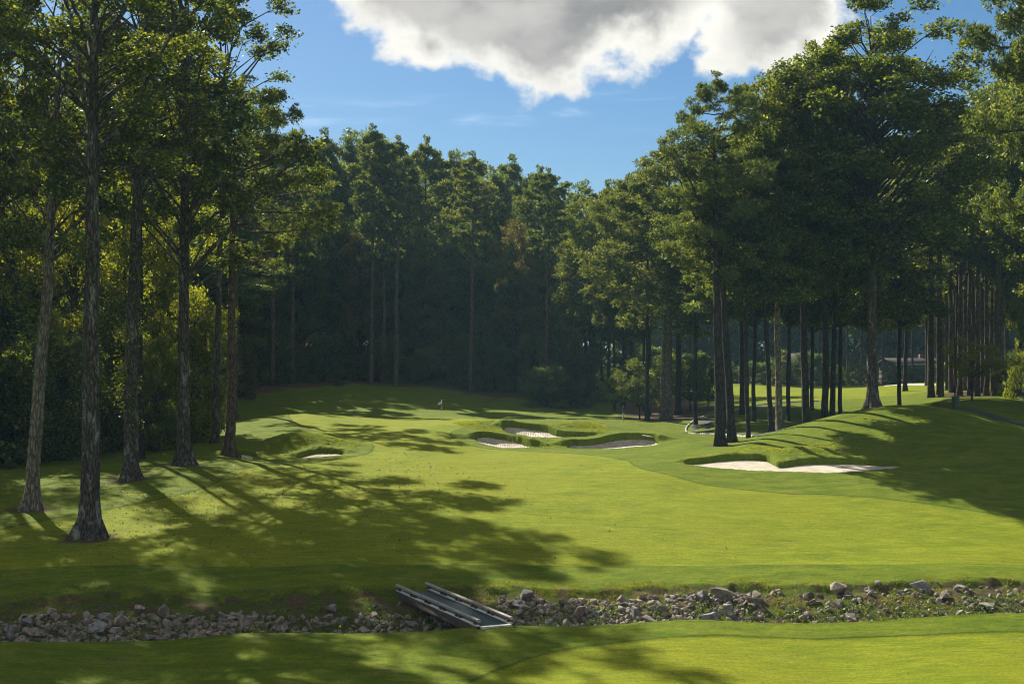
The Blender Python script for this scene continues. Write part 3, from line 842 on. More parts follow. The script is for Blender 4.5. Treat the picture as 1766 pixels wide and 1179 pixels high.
PR = {}
def proto(k, data, h, r): PR[k] = (data[0], data[1], h, r)
proto('oak_a', crown_oak('crown', 20, 5.6, 120, 44000, .27, 'leaf_near', 1, pk=.21), 20, 5.6)
proto('oak_b', crown_oak('crown', 18, 5.2, 120, 40000, .26, 'leaf_oak', 2, pk=.22), 18, 5.2)
proto('oak_c', crown_oak('crown', 24, 6.4, 180, 82000, .27, 'leaf_oak', 3, 'dome', pk=.175), 24, 6.4)
proto('oak_d', crown_oak('crown', 16, 4.6, 100, 36000, .25, 'leaf_dark', 4, pk=.22), 16, 4.6)
proto('oak_thin', crown_oak('crown', 22, 5.6, 66, 22000, .25, 'leaf_near', 14, 'dome', pk=.19), 22, 5.6)
proto('oak_open', crown_oak('crown', 22, 5.8, 52, 15000, .25, 'leaf_near', 44, 'dome', pk=.15), 22, 5.8)
proto('lime_b', crown_oak('crown', 18, 5.0, 60, 13000, .25, 'leaf_lime', 35, 'column', pk=.21), 18, 5.0)
proto('lime_a', crown_oak('crown', 18, 5.0, 90, 26000, .26, 'leaf_lime', 5, 'column'), 18, 5.0)
proto('pine_a', crown_pine('crown', 15, 4.8, 34, 3000, .30, 'leaf_pine', 6), 15, 4.8)
proto('pine_b', crown_pine('crown', 13, 4.4, 28, 2600, .30, 'leaf_pine', 7), 13, 4.4)
proto('pine_thin', crown_pine('crown', 15, 5.2, 22, 1500, .32, 'leaf_pine', 26), 15, 5.2)
proto('pine_big', crown_pine('crown', 17, 6.2, 40, 4600, .30, 'leaf_pine', 8), 17, 6.2)
proto('wood_a', crown_oak('crown', 18, 4.6, 90, 22000, .33, 'leaf_forest', 9, 'column', limbmat='bark_dark'), 18, 4.6)
proto('wood_b', crown_oak('crown', 20, 5.0, 100, 24000, .33, 'leaf_forest', 10, 'dome', limbmat='bark_dark'), 20, 5.0)
proto('wood_pine', crown_pine('crown', 14, 4.2, 26, 1500, .42, 'leaf_pine', 11, 'bark_dark', 12, wid=.18), 14, 4.2)
proto('wood_pine_b', crown_pine('crown', 17, 4.6, 30, 1800, .42, 'leaf_pine', 12, 'bark_dark', 12, wid=.18), 17, 4.6)
proto('bush_a', crown_oak('crown', 8, 4.4, 60, 16000, .26, 'leaf_forest', 15, 'bush', True, 'bark_dark'), 8, 4.4)
proto('bush_b', crown_oak('crown', 7, 4.0, 55, 15000, .24, 'leaf_dark', 16, 'bush', True, 'bark_dark'), 7, 4.0)
proto('bush_rust', crown_oak('crown', 7, 4.0, 55, 14000, .26, 'leaf_rust', 17, 'bush', True, 'bark_dark'), 7, 4.0)
proto('bush_lime', crown_oak('crown', 9, 3.2, 80, 20000, .21, 'leaf_lime', 18, 'dome', True), 9, 3.2)
proto('wood_rust', crown_oak('crown', 18, 4.4, 80, 18000, .33, 'leaf_rust', 29, 'dome', limbmat='bark_dark'), 18, 4.4)
proto('bush_oak', crown_oak('crown', 9, 3.4, 70, 22000, .20, 'leaf_oak', 19, 'bush', True), 9, 3.4)
proto('gold', crown_oak('crown', 5, 2.8, 42, 12000, .17, 'leaf_gold', 20, 'dome'), 5, 2.8)
proto('small_dark', crown_oak('crown', 5, 3.0, 46, 12000, .18, 'leaf_dark', 22, 'dome', limbmat='bark_dark'), 5, 3.0)

TREES = []
def trunk_mesh(h, r0, lean, bark, seed, flare=1.0, roots=True):
    q = np.random.default_rng(seed)
    n = 26
    s = np.linspace(0, 1, n) ** 1.25
    z = s * h - .35
    wob = np.cumsum(q.normal(size=(n, 2)) * .018 * (h / 20), 0)
    wob -= np.outer(s, wob[-1]) * .5
    pts = np.stack([lean[0] * s + wob[:, 0], lean[1] * s + wob[:, 1], z], 1)
    rad = r0 * (1.06 - .62 * s - .3 * s ** 4)
    zz = np.maximum(z + .1, 0)
    b = MB()
    seg = 28 if r0 > .25 else 10
    nl = q.integers(4, 6); ph = q.uniform(0, 6.28)
    a = np.linspace(0, 2 * np.pi, seg, endpoint=False)
    fl = np.exp(-(zz / (1.35 * r0)) ** .85) * flare
    butt = np.clip(np.cos(nl * a[None] * .5 + ph + .7 * np.sin(a + ph)) ** 2, 0, 1) ** 2.2
    R_ = 1 + fl[:, None] * (.30 + 1.65 * butt) + .05 * np.sin(5 * a[None] + pts[:, 2:3] * .7)
    b.tube(pts, rad, seg, .05, False, flare=lambda _a: R_)
    return b, pts, rad
def tree(kind, name, label, cat, group, px, py, D, top_py, bot_py, hw, r0, bark='bark_pine', lean_px=0, rz=None, extra=None, sink=True, crown_dx=0.0, flare=1.0, ztop_frac=.86, fork=0, hero=False):
    """px,D place it; py is the photo's row of the foot (only used for the height), top/bottom rows bound the crown, hw its half width in columns"""
    x, y, z = at(px, D)
    top = Z0 - (top_py - HZ) / F * D; bot = Z0 - (bot_py - HZ) / F * D
    top = max(top, z + 2.0)
    cm, lm, ch, cr = PR[kind]
    H = top - z
    root = empty(name, (x, y, z))
    tag(root, label, cat, group)
    seed = int(abs(px * 7 + D * 13)) + 3
    lean = np.array([lean_px * D / F, random.uniform(-.02, .02) * H])
    b, pts, rad = trunk_mesh(H * ztop_frac, r0, lean, bark, seed, flare)
    if hero:
        q = np.random.default_rng(seed + 5)
        for _ in range(fork):
            i = int(q.integers(17, 22)); p0 = pts[i]; a = q.uniform(0, 6.28); L = q.uniform(3, 7)
            dv = np.array([np.cos(a), np.sin(a) * .6, 0])
            b.tube([p0, p0 + dv * L * .35 + [0, 0, L * .3], p0 + dv * L * .65 + [0, 0, L * .75], p0 + dv * L + [0, 0, L * 1.25]], np.array([.42, .32, .22, .08]) * rad[i] * 1.3, 8, .04)
        # dead twigs and epicormic sprigs low on the stem
    tr = link('trunk', b.mesh('trunk', M[bark], True), root)
    chh = top - bot
    cs = (hw * D / F) / cr
    sz = chh / ch
    r_ = rz if rz is not None else random.uniform(0, 6.28)
    fr = np.clip((bot - z) / (H * ztop_frac) if H else 0, 0, 1)
    lx = lean[0] * min(fr + .12, 1) + crown_dx * D / F; ly = lean[1] * min(fr + .12, 1)
    for nm, me in (('crown', cm), ('limbs', lm)):
        o = link(nm, me, root)
        o.location = (lx, ly, bot - z)
        o.rotation_euler = (0, 0, r_)
        o.scale = (cs, cs, sz)
    TREES.append(root)
    return root, tr
exec_trees = None
#TREES_HERE
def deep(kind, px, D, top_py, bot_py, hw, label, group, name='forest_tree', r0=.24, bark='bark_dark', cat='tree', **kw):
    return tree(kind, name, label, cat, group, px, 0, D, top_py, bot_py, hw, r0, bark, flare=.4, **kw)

# --- left-hand trees standing on the lawn
GL = 'tall trees on the left lawn'
tree('oak_thin', 'oak_tree', 'thickest left trunk with flared mottled roots, nearest the stream', 'tree', GL, 152, 925, 68, -260, 300, 200, .43, 'bark_oak', 14, fork=5, hero=True, ztop_frac=.9)
tree('oak_thin', 'oak_tree', 'pale slim leaning trunk at the far left edge of the lawn', 'tree', GL, 52, 880, 75, -150, 440, 150, .345, 'bark_pale', 55, fork=2, hero=True)
tree('oak_open', 'oak_tree', 'dark trunk with ivy sprigs, flaring at its foot, second of the lawn row', 'tree', GL, 222, 828, 85, -120, 330, 160, .43, 'bark_oak', 32, fork=4, hero=True)
tree('oak_open', 'oak_tree', 'straight trunk rooted on the little turf rise between ivy trunk and pine', 'tree', GL, 318, 802, 91, -270, 470, 190, .385, 'bark_oak', 10, fork=3, hero=True)
tree('pine_thin', 'pine_tree', 'slim brown pine trunk standing right beside the small left bunker', 'tree', GL, 397, 787, 98, 130, 470, 140, .32, 'bark_pine', 8, fork=2, hero=True, crown_dx=25)
tree('oak_open', 'oak_tree', 'leafy oak behind the pine trunk whose crown edges the open sky', 'tree', GL, 372, 775, 108, -60, 400, 150, .26, 'bark_oak', 20)
tree('oak_b', 'oak_tree', 'thin dark trunk right behind the ivy-sprigged oak', 'tree', GL, 243, 795, 96, -60, 300, 130, .2, 'bark_dark', 0)
tree('pine_thin', 'pine_tree', 'pale feathery pine with drooping sunlit boughs left of the dark wood', 'tree', GL, 405, 730, 140, 175, 470, 110, .3, 'bark_pine', 6, crown_dx=45)
tree('oak_thin', 'oak_tree', 'leafy tree hanging in from the far left frame edge', 'tree', GL, -75, 900, 66, -120, 520, 110, .32, 'bark_oak', 10)

def sprigs(root, tr, r0, zs, n, matname, seed, name='ivy'):
    q = np.random.default_rng(seed); C = []
    for k in range(n):
        z_ = q.uniform(*zs); a = q.uniform(0, 6.28); c = np.array([np.cos(a) * (r0 + .15), np.sin(a) * (r0 + .15), z_])
        m_ = int(q.integers(25, 90)); C.append(c + q.normal(size=(m_, 3)) * np.array([.2, .2, .32]) * q.uniform(.6, 1.6))
    C = np.concatenate(C)
    link(name, np_mesh(name, leaf_quads(C, .15, .65, .4, seed), quads_for(len(C)), M[matname]), root)
sprigs(TREES[0], None, .42, (5.5, 14), 26, 'leaf_dark', 1)
sprigs(TREES[2], None, .40, (3.5, 14), 46, 'leaf_oak', 2)
sprigs(TREES[1], None, .30, (9, 14), 14, 'leaf_dark', 3)

tree('oak_a', 'oak_tree', 'dark leafy oak beyond the pale slim trunk at the left frame edge', 'tree', GL, -42, 860, 89, -130, 400, 112, .3, 'bark_dark', 0)
tree('oak_a', 'oak_tree', 'dark oak outside the left frame edge', 'tree', GL, -200, 860, 84, -150, 400, 150, .3, 'bark_dark', 0)
# --- left wood
lw = 'trees of the left-hand wood'
for px, D, tp, bp, hw, k in [(-150, 98, -60, 560, 110, 'lime_b'), (25, 112, 60, 600, 130, 'lime_b'), (130, 118, 40, 560, 120, 'lime_b'), (215, 124, 90, 600, 110, 'lime_b'), (-70, 116, 20, 560, 120, 'lime_b'), (290, 126, 150, 560, 90, 'lime_b'),
                             (-40, 142, 400, 560, 140, 'oak_b'), (80, 146, 400, 600, 150, 'lime_a'), (170, 150, 400, 600, 140, 'oak_b'), (260, 154, 400, 560, 120, 'lime_a'), (350, 160, 400, 560, 100, 'wood_b'), (290, 190, 150, 600, 75, 'wood_b'), (331, 185, 140, 600, 70, 'wood_b'), (250, 182, 150, 600, 75, 'wood_b'), (375, 190, 160, 600, 60, 'wood_b'),
                             (-220, 116, 60, 560, 170, 'oak_b'), (-320, 128, 60, 560, 170, 'oak_c'), (-160, 144, 200, 560, 170, 'oak_c'), (10, 164, 160, 600, 150, 'wood_b'), (120, 172, 150, 600, 140, 'wood_a'), (220, 176, 140, 600, 130, 'wood_b')]:
    deep(k, px, D, tp, bp, hw, 'crowded leafy tree in the wood behind the left trunks', lw, 'forest_tree', .24, 'bark_oak')
for i, (px, D, tp, hw, k, lab) in enumerate([
        (-60, 94, 560, 120, 'bush_b', None), (30, 97, 600, 95, 'bush_b', None), (105, 100, 560, 90, 'bush_oak', None), (255, 114, 540, 70, 'bush_oak', None), (-160, 98, 560, 120, 'bush_b', None),
        (70, 112, 480, 110, 'bush_b', None), (170, 122, 470, 100, 'bush_b', None), (-30, 110, 480, 110, 'bush_b', None), (260, 130, 500, 90, 'bush_b', None), (-260, 112, 500, 140, 'bush_b', None), (330, 142, 520, 80, 'bush_a', None), (60, 134, 480, 120, 'bush_a', None), (190, 145, 480, 120, 'bush_a', None),
        (335, 112, 480, 64, 'bush_lime', 'bright sunlit shrubby tree filling the gap beside the fourth trunk'), (110, 106, 520, 60, 'bush_lime', 'leafy sunlit bush seen between the two nearest left trunks'), (195, 108, 500, 55, 'bush_oak', 'green bush glimpsed just left of the ivy-sprigged trunk'), (268, 104, 560, 44, 'bush_lime', 'lime green bush hanging low beside the ivy-sprigged trunk')]):
    deep(k, px, D, tp, 1179, hw, lab or 'dark bush on the floor of the left wood', None if lab else 'bushes of the left wood', 'bush', .06, cat='bush') if False else None
    x, y, z = at(px, D)
    top = Z0 - (tp - HZ) / F * D
    root = empty('bush', (x, y, z - .2))
    tag(root, lab or 'dark bush on the shaded floor of the left wood', 'bush', None if lab else 'bushes of the left wood')
    cm, lm, ch, cr = PR[k]
    for nm, me in (('crown', cm), ('stem', lm)):
        o = link(nm, me, root); o.rotation_euler = (0, 0, random.uniform(0, 6)); o.scale = ((hw * D / F) / cr,) * 2 + ((top - z) / ch,)

# --- the dark wood behind the green
cw = 'tall trees of the dark wood behind the green'
sky = [(400, 260), (460, 235), (520, 222), (560, 222), (600, 238), (640, 214), (690, 246), (735, 236), (780, 262), (815, 258), (850, 288), (882, 268), (930, 288), (965, 312), (1010, 310), (1050, 312), (1090, 300)]
for i, (px, tp) in enumerate(sky):
    k = ('wood_pine', 'wood_b', 'wood_pine_b', 'wood_pine')[i % 4]
    deep(k, px, 205 + (i * 37) % 17, tp, tp + (220 if 'pine' in k else 250), 56 if 'pine' in k else 62, 'tall tree on the skyline of the dark wood behind the green', cw, 'forest_tree', .26)
for i, px in enumerate(list(range(395, 960, 41)) + [1000, 1045]):
    tp = np.interp(px, [p[0] for p in sky], [p[1] for p in sky]) + 20 + (i * 53) % 45
    deep(('wood_a', 'wood_b', 'wood_pine_b', 'wood_a')[i % 4], px + (i * 29) % 15 - 7, 226 + (i * 31) % 20, tp, tp + 270, 62, 'back-row tree deep in the dark wood behind the green', cw, 'forest_tree', .26)
for i, px in enumerate(range(360, 960, 52)):
    tp = np.interp(px, [p[0] for p in sky], [p[1] for p in sky]) + 110 + (i * 47) % 60
    deep(('wood_a', 'wood_b')[i % 2], px + (i * 29) % 17 - 8, 197 + (i * 5) % 7, tp, 600, 48, 'shaded middle-height tree in the dark wood behind the green', cw, 'forest_tree', .16)
for i, px in enumerate(range(380, 960, 37)):
    tp = np.interp(px, [p[0] for p in sky], [p[1] for p in sky]) + 12 + (i * 43) % 50
    deep(('wood_b', 'wood_a')[i % 2], px + (i * 29) % 15 - 7, 252 + (i * 31) % 24, tp, tp + 300, 62, 'back-row tree deep in the dark wood behind the green', cw, 'forest_tree', .26)
for px, D, tp, bp, hw in [(620, 192, 400, 600, 34), (455, 190, 420, 600, 30), (890, 190, 380, 590, 36), (730, 194, 430, 600, 30)]:
    deep('wood_rust', px, D, tp, bp, hw, {620: 'brownish leafed tree standing left of the tallest pale trunk', 455: 'brown tinged tree at the left end of the dark wood', 890: 'olive brown tree toward the right end of the dark wood', 730: 'brown tinged tree in the wood above and left of the flag'}[px], cw, 'forest_tree', .14)
for px, D, tp, bp, hw, lab in [(948, 200, 430, 590, 26, 'yellow green backlit tree beside the dark bare trunk at the right end of the wood'), (992, 204, 470, 610, 24, 'small yellow green tree right of the end of the dark wood')]:
    deep('lime_b', px, D, tp, bp, hw, lab, cw, 'forest_tree', .12)
for i, px in enumerate(range(360, 980, 48)):
    deep('wood_b', px, 290 + (i * 31) % 24, 330 + (i * 43) % 50, 600, 75, 'back-row tree deep in the dark wood behind the green', cw, 'forest_tree', .26)
for px, tp, bp, D, lab in [(683, 235, 400, 186, 'bare straight pale trunk standing tallest in the middle of the dark wood'), (470, 240, 420, 183.5, 'straight bare trunk in the dark wood just right of the lawn pine'),
                           (505, 225, 490, 186, 'bare trunk under the drooping pale pine boughs'), (640, 215, 400, 188, 'bare leaning trunk left of the tallest pale trunk'), (660, 260, 470, 190, 'thin dark stem beside the tallest pale trunk'), (812, 262, 420, 187, 'dark bare trunk in the wood above the flag'),
                           (942, 290, 430, 184, 'dark bare trunk at the right end of the dark wood')]:
    deep('wood_pine', px, D, tp, bp, 48, lab, None, 'pine_tree', .30, 'bark_pine', lean_px=3)
for i, px in enumerate(range(378, 1010, 30)):
    D = float(np.interp(px, [380, 450, 600, 750, 900, 1000], [152, 183, 189, 189, 186, 185])) + 2 + (i % 3) * 2
    x, y, z = at(px, D)
    k = ('bush_a', 'bush_b', 'bush_a', 'bush_rust')[(i * 7) % 4]
    tp = 545 + (i * 37) % 50
    root = empty('bush', (x, y, z - .3))
    tag(root, 'dark leafy bush along the foot of the wood behind the green', 'bush', 'bushes edging the wood behind the green')
    cm, lm, ch, cr = PR[k]
    hgt = Z0 - (tp - HZ) / F * D - z
    for nm, me in (('crown', cm), ('stem', lm)):
        o = link(nm, me, root); o.rotation_euler = (0, 0, random.uniform(0, 6)); o.scale = ((34 * D / F) / cr,) * 2 + (hgt / ch,)

# --- right-hand group
GR = 'tall trees behind the right mound'
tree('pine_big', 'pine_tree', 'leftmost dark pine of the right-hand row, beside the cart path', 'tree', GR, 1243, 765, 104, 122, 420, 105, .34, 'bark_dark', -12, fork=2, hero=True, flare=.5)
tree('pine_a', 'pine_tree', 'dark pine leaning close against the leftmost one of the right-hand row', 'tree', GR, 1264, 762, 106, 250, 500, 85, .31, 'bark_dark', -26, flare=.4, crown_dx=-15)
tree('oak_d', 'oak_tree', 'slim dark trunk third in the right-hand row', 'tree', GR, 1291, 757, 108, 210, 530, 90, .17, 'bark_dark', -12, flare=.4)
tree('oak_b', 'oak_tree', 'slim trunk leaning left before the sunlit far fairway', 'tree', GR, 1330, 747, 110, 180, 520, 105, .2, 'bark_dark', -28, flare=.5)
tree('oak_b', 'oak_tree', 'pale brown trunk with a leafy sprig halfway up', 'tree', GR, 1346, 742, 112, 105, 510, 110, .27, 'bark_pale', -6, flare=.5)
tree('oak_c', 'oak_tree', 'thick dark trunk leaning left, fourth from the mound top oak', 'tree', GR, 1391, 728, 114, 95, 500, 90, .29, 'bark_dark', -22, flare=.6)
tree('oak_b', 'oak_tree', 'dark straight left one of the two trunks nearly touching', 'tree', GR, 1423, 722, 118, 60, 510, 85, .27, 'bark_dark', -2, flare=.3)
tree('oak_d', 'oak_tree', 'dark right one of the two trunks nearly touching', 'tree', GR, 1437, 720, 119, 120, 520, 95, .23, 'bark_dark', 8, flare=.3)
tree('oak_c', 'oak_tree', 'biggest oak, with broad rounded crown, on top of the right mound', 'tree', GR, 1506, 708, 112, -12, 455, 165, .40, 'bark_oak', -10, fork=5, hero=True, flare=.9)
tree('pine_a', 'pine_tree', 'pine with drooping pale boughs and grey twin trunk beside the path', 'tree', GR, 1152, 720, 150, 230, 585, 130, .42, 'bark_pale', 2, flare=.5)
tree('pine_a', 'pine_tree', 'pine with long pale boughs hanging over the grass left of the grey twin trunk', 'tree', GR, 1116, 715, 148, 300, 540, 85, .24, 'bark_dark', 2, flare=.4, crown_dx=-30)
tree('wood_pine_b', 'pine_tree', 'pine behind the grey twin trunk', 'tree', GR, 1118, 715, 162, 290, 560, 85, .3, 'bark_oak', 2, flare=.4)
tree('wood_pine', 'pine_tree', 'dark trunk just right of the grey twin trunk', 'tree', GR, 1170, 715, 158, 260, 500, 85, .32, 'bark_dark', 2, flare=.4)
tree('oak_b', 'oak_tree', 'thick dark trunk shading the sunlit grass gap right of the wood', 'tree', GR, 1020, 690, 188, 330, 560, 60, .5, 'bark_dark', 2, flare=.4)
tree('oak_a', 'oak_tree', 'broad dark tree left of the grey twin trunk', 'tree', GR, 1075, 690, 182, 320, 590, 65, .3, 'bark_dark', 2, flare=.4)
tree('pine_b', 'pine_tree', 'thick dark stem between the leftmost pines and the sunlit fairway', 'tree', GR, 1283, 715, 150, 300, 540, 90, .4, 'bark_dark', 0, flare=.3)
for px, D, tp, bp, hw, k in [(1110, 172, 300, 560, 60, 'oak_b'), (1200, 140, 330, 560, 85, 'oak_d'), (1250, 132, 340, 550, 85, 'oak_d'), (1300, 136, 330, 560, 85, 'oak_d'), (1360, 134, 300, 560, 90, 'oak_d'), (1450, 136, 310, 560, 90, 'oak_b'), (1550, 138, 300, 560, 90, 'oak_d'), (1400, 146, 330, 570, 90, 'oak_d'), (1500, 150, 320, 570, 90, 'oak_b'), (1060, 176, 310, 560, 60, 'pine_b')]:
    deep(k, px, D, tp, bp, hw, 'leafy tree filling in behind the right-hand row of trunks', 'trees behind the right-hand row', 'forest_tree', .2)
def boughs(root, px, D, top, bot, hw, k, rz, nm='boughs'):
    cm, lm, ch, cr = PR[k]
    x = (px - CX) / F * D - root.location.x; y = D - root.location.y
    z1 = Z0 - (top - HZ) / F * D - root.location.z; z0 = Z0 - (bot - HZ) / F * D - root.location.z
    for n_, me in ((nm, cm), ('limbs', lm)):
        o = link(n_, me, root, None, (x, y, z0)); o.rotation_euler = (0, 0, rz); o.scale = ((hw * D / F) / cr,) * 2 + ((z1 - z0) / ch,)
R1 = [t_ for t_ in TREES if 'leftmost dark pine' in t_['label']][0]
T2 = [t_ for t_ in TREES if 'grey twin trunk beside the path' in t_['label']][0]
_b, _p, _r = trunk_mesh(19, .27, np.array([.5, 0]), 'bark_pale', 909, .5)
link('trunk', _b.mesh('trunk', M['bark_pale'], True), T2, None, (-.62, -.1, 0))
# right edge
ge = 'trees at the right edge'
tree('pine_big', 'pine_tree', 'near pine reaching in from the right edge with long green boughs', 'tree', ge, 1850, 900, 76, -250, 400, 185, .4, 'bark_pine', -20)
tree('oak_d', 'oak_tree', 'dark oak between the biggest oak and the right edge', 'tree', ge, 1722, 672, 152, 120, 480, 110, .35, 'bark_dark', 4)
tree('oak_d', 'oak_tree', 'dark crooked limbed tree behind the near pine boughs', 'tree', ge, 1800, 690, 128, 60, 470, 120, .35, 'bark_dark', -20)
tree('oak_thin', 'oak_tree', 'thin crowned tree filling the gap right of the biggest oak', 'tree', ge, 1650, 672, 160, 130, 500, 100, .3, 'bark_dark', 4)
for px, D, tp, bp, hw, k in [(1560, 178, 230, 470, 80, 'lime_a'), (1600, 190, 210, 520, 90, 'oak_b'), (1680, 175, 200, 520, 100, 'lime_a'), (1760, 180, 190, 560, 110, 'oak_b'), (1860, 170, 150, 560, 130, 'oak_b'), (1960, 150, 100, 560, 150, 'oak_c'), (1900, 125, 60, 560, 130, 'oak_c')]:
    deep(k, px, D, tp, bp, hw, 'leafy tree behind the pine stand at the right', 'trees behind the right pine stand', 'forest_tree', .26)
# the stand of bare pine trunks
ps = 'bare pine trunks of the right-hand stand'
for i, (px, D, r0) in enumerate([(1606, 151, .36), (1617, 156, .2), (1622, 150, .28), (1640, 160, .26), (1648, 166, .2), (1656, 152, .28), (1664, 168, .24), (1672, 153, .26), (1680, 160, .24), (1686, 151, .28), (1694, 158, .26), (1702, 152, .28), (1712, 160, .22), (1722, 150, .42), (1634, 172, .2), (1740, 156, .2)]):
    deep('wood_pine', px, D, 200 + (i * 37) % 90, 400 + (i * 23) % 60, 50, 'bare trunk in the dense pine stand at the right' , ps, 'pine_tree', r0, 'bark_pine', lean_px=random.uniform(-6, 6))
# far wood beyond the right-hand fairway
fw_ = 'far trees beyond the sunlit fairway'
for i in range(26):
    px = 1190 + i * 27 + (i * 31) % 11
    D = 262 + (i * 47) % 46
    deep(('wood_a', 'wood_pine', 'wood_b', 'wood_pine_b', 'lime_a')[i % 5], px, D, 300 + (i * 61) % 80, 520 + (i * 17) % 40, 50, 'far shaded tree beyond the sunlit fairway', fw_, 'forest_tree', .24)
for i in range(24):
    px = 1100 + i * 34; D = 330 + (i * 47) % 30
    deep(('wood_a', 'wood_b')[i % 2], px, D, 360 + (i * 61) % 60, 660, 55, 'far shaded tree beyond the sunlit fairway', fw_, 'forest_tree', .24)
for i, (px, D, tp, hw, k) in enumerate([(1300, 268, 618, 30, 'bush_a'), (1350, 270, 604, 28, 'bush_b'), (1395, 266, 600, 30, 'bush_a'), (1440, 262, 628, 26, 'bush_b'), (1475, 258, 618, 22, 'bush_b'), (1535, 254, 622, 24, 'bush_b'), (1585, 250, 626, 26, 'bush_a'), (1250, 272, 620, 34, 'bush_b'), (1200, 262, 600, 34, 'bush_a'), (1000, 262, 590, 34, 'bush_a'), (1090, 225, 600, 40, 'bush_b'), (1150, 230, 600, 40, 'bush_b'), (1640, 230, 620, 40, 'bush_a'), (1700, 220, 610, 45, 'bush_b'), (1780, 200, 600, 50, 'bush_a'), (1120, 290, 590, 50, 'bush_a'), (1030, 310, 600, 50, 'bush_a')]):
    x, y, z = at(px, D)
    root = empty('bush', (x, y, z - .3))
    tag(root, 'shaded bush at the foot of the far trees', 'bush', 'bushes beyond the far fairway')
    cm, lm, ch, cr = PR[k]
    hgt = max(Z0 - (tp - HZ) / F * D - z, 2.5)
    for nm, me in (('crown', cm), ('stem', lm)):
        o = link(nm, me, root); o.rotation_euler = (0, 0, random.uniform(0, 6)); o.scale = ((hw * D / F) / cr,) * 2 + (hgt / ch,)
# small garden trees
tree('gold', 'small_tree', 'small golden yellow tree before the pine stand at the right', 'small tree', None, 1676, 690, 138, 578, 650, 38, .09, 'bark_dark', 0)
for px, D, tp, bp, hw, lab in [(1103, 152, 625, 700, 40, 'rounded dark multi-stem tree left of the grey twin trunk'), (1190, 165, 620, 690, 34, 'dark little tree right of the grey twin trunk'), (1222, 168, 615, 690, 30, 'low dark tree just behind the cart path bend'), (1060, 172, 640, 695, 26, 'small brownish tree above the streaks of sunlit grass')]:
    tree('small_dark', 'small_tree', lab, 'small tree', 'small dark trees near the path', px, 720, D, tp, bp, hw, .09, 'bark_dark', 0, flare=.3)
for px, D, tp, hw, k, lab in [(1745, 148, 612, 26, 'bush_oak', 'sunlit green shrub at the right end of the pine stand'), (1772, 140, 480, 30, 'bush_lime', 'yellow green leafy bush touching the right frame edge'), (583, 184, 651, 11, 'bush_a', 'lone small round bush on top of the dark bank'), (945, 176, 622, 42, 'bush_a', 'dark bush spilling down at the right end of the bank'), (985, 180, 640, 30, 'bush_rust', 'brown tinged bush beside the streaks of sunlit grass')]:
    x, y, z = at(px, D)
    root = empty('bush', (x, y, z - .2)); tag(root, lab, 'bush')
    cm, lm, ch, cr = PR[k]
    hgt = Z0 - (tp - HZ) / F * D - z
    for nm, me in (('crown', cm), ('stem', lm)):
        o = link(nm, me, root); o.rotation_euler = (0, 0, random.uniform(0, 6)); o.scale = ((hw * D / F) / cr,) * 2 + (hgt / ch,)
# ------------------------------------------------------------------ footbridge
def bridge():
    nx0, ny0, nz0 = W(853, 1078, 51.35); fx0, fy0, fz0 = W(711, 1017, 58.6)
    A = np.array([nx0, ny0, nz0]); B = np.array([fx0, fy0, fz0])
    ex = B - A; L = np.linalg.norm(ex); ex /= L
    ey = np.cross([0, 0, 1], ex); ey /= np.linalg.norm(ey); ez = np.cross(ex, ey)
    root = empty('footbridge', tuple((A + B) / 2 - np.array([0, 0, .35])))
    Mx = Matrix(((ex[0], ey[0], ez[0]), (ex[1], ey[1], ez[1]), (ex[2], ey[2], ez[2])))
    root.rotation_euler = Mx.to_euler()
    tag(root, 'narrow footbridge with green deck and weathered timber kerb rails over the rocky stream', 'bridge')
    o0 = .35
    w = 1.26
    b = MB(); b.box((0, 0, o0 - .03), (L / 2, w / 2 - .1, .03)); b.build('deck', M['deck_mat'], root)
    for s in (-1, 1):
        b = MB(); b.box((0, s * (w / 2 + .02), o0 - .15), (L / 2 + .05, .075, .17), None, .015); b.build('stringer', M['timber_dark'], root)
        b = MB(); b.box((0, s * (w / 2 + .02), o0 + .035), (L / 2 + .02, .07, .015)); b.build('sill_board', M['board_white'], root)
        rl = MB()
        n = 3
        for k in range(n):
            x0 = -L / 2 - .05 + k * (L + .15) / n; x1 = -L / 2 - .05 + (k + 1) * (L + .15) / n - .012
            rl.box(((x0 + x1) / 2, s * (w / 2 + .02), o0 + .225 + .004 * (k % 2)), ((x1 - x0) / 2, .07, .05), None, .02)
        rl.build('rail', M['timber'], root)
        for k in range(6):
            xk = -L / 2 + .25 + k * (L - .5) / 5
            for dx in ((0,) if k in (0, 5) else (-.16, .16)):
                b = MB(); b.box((xk + dx, s * (w / 2 + .02), o0 + .108), (.07, .06, .06), None, .01); b.build('block', M['timber_dark'], root)
    for s, sz in ((-1, .11), (1, .07)):
        b = MB(); b.box((s * (L / 2 + sz), 0, o0 - .02), (sz - .005, w / 2 - .02, .045), None, .01); b.build('end_board', M['board_white'], root)
    for s in (-1, 1):
        b = MB(); b.box((s * (L / 2 - .12), 0, o0 - .50), (.16, w / 2 + .14, .20), None, .03); b.build('abutment', M['timber_dark'], root)
    b = MB()
    for k in range(5): b.box((-L / 2 + .6 + k * (L - 1.2) / 4, 0, o0 - .20), (.06, w / 2 - .12, .10))
    b.build('cross_beam', M['timber_dark'], root)
    return A, B
BA, BBR = bridge()

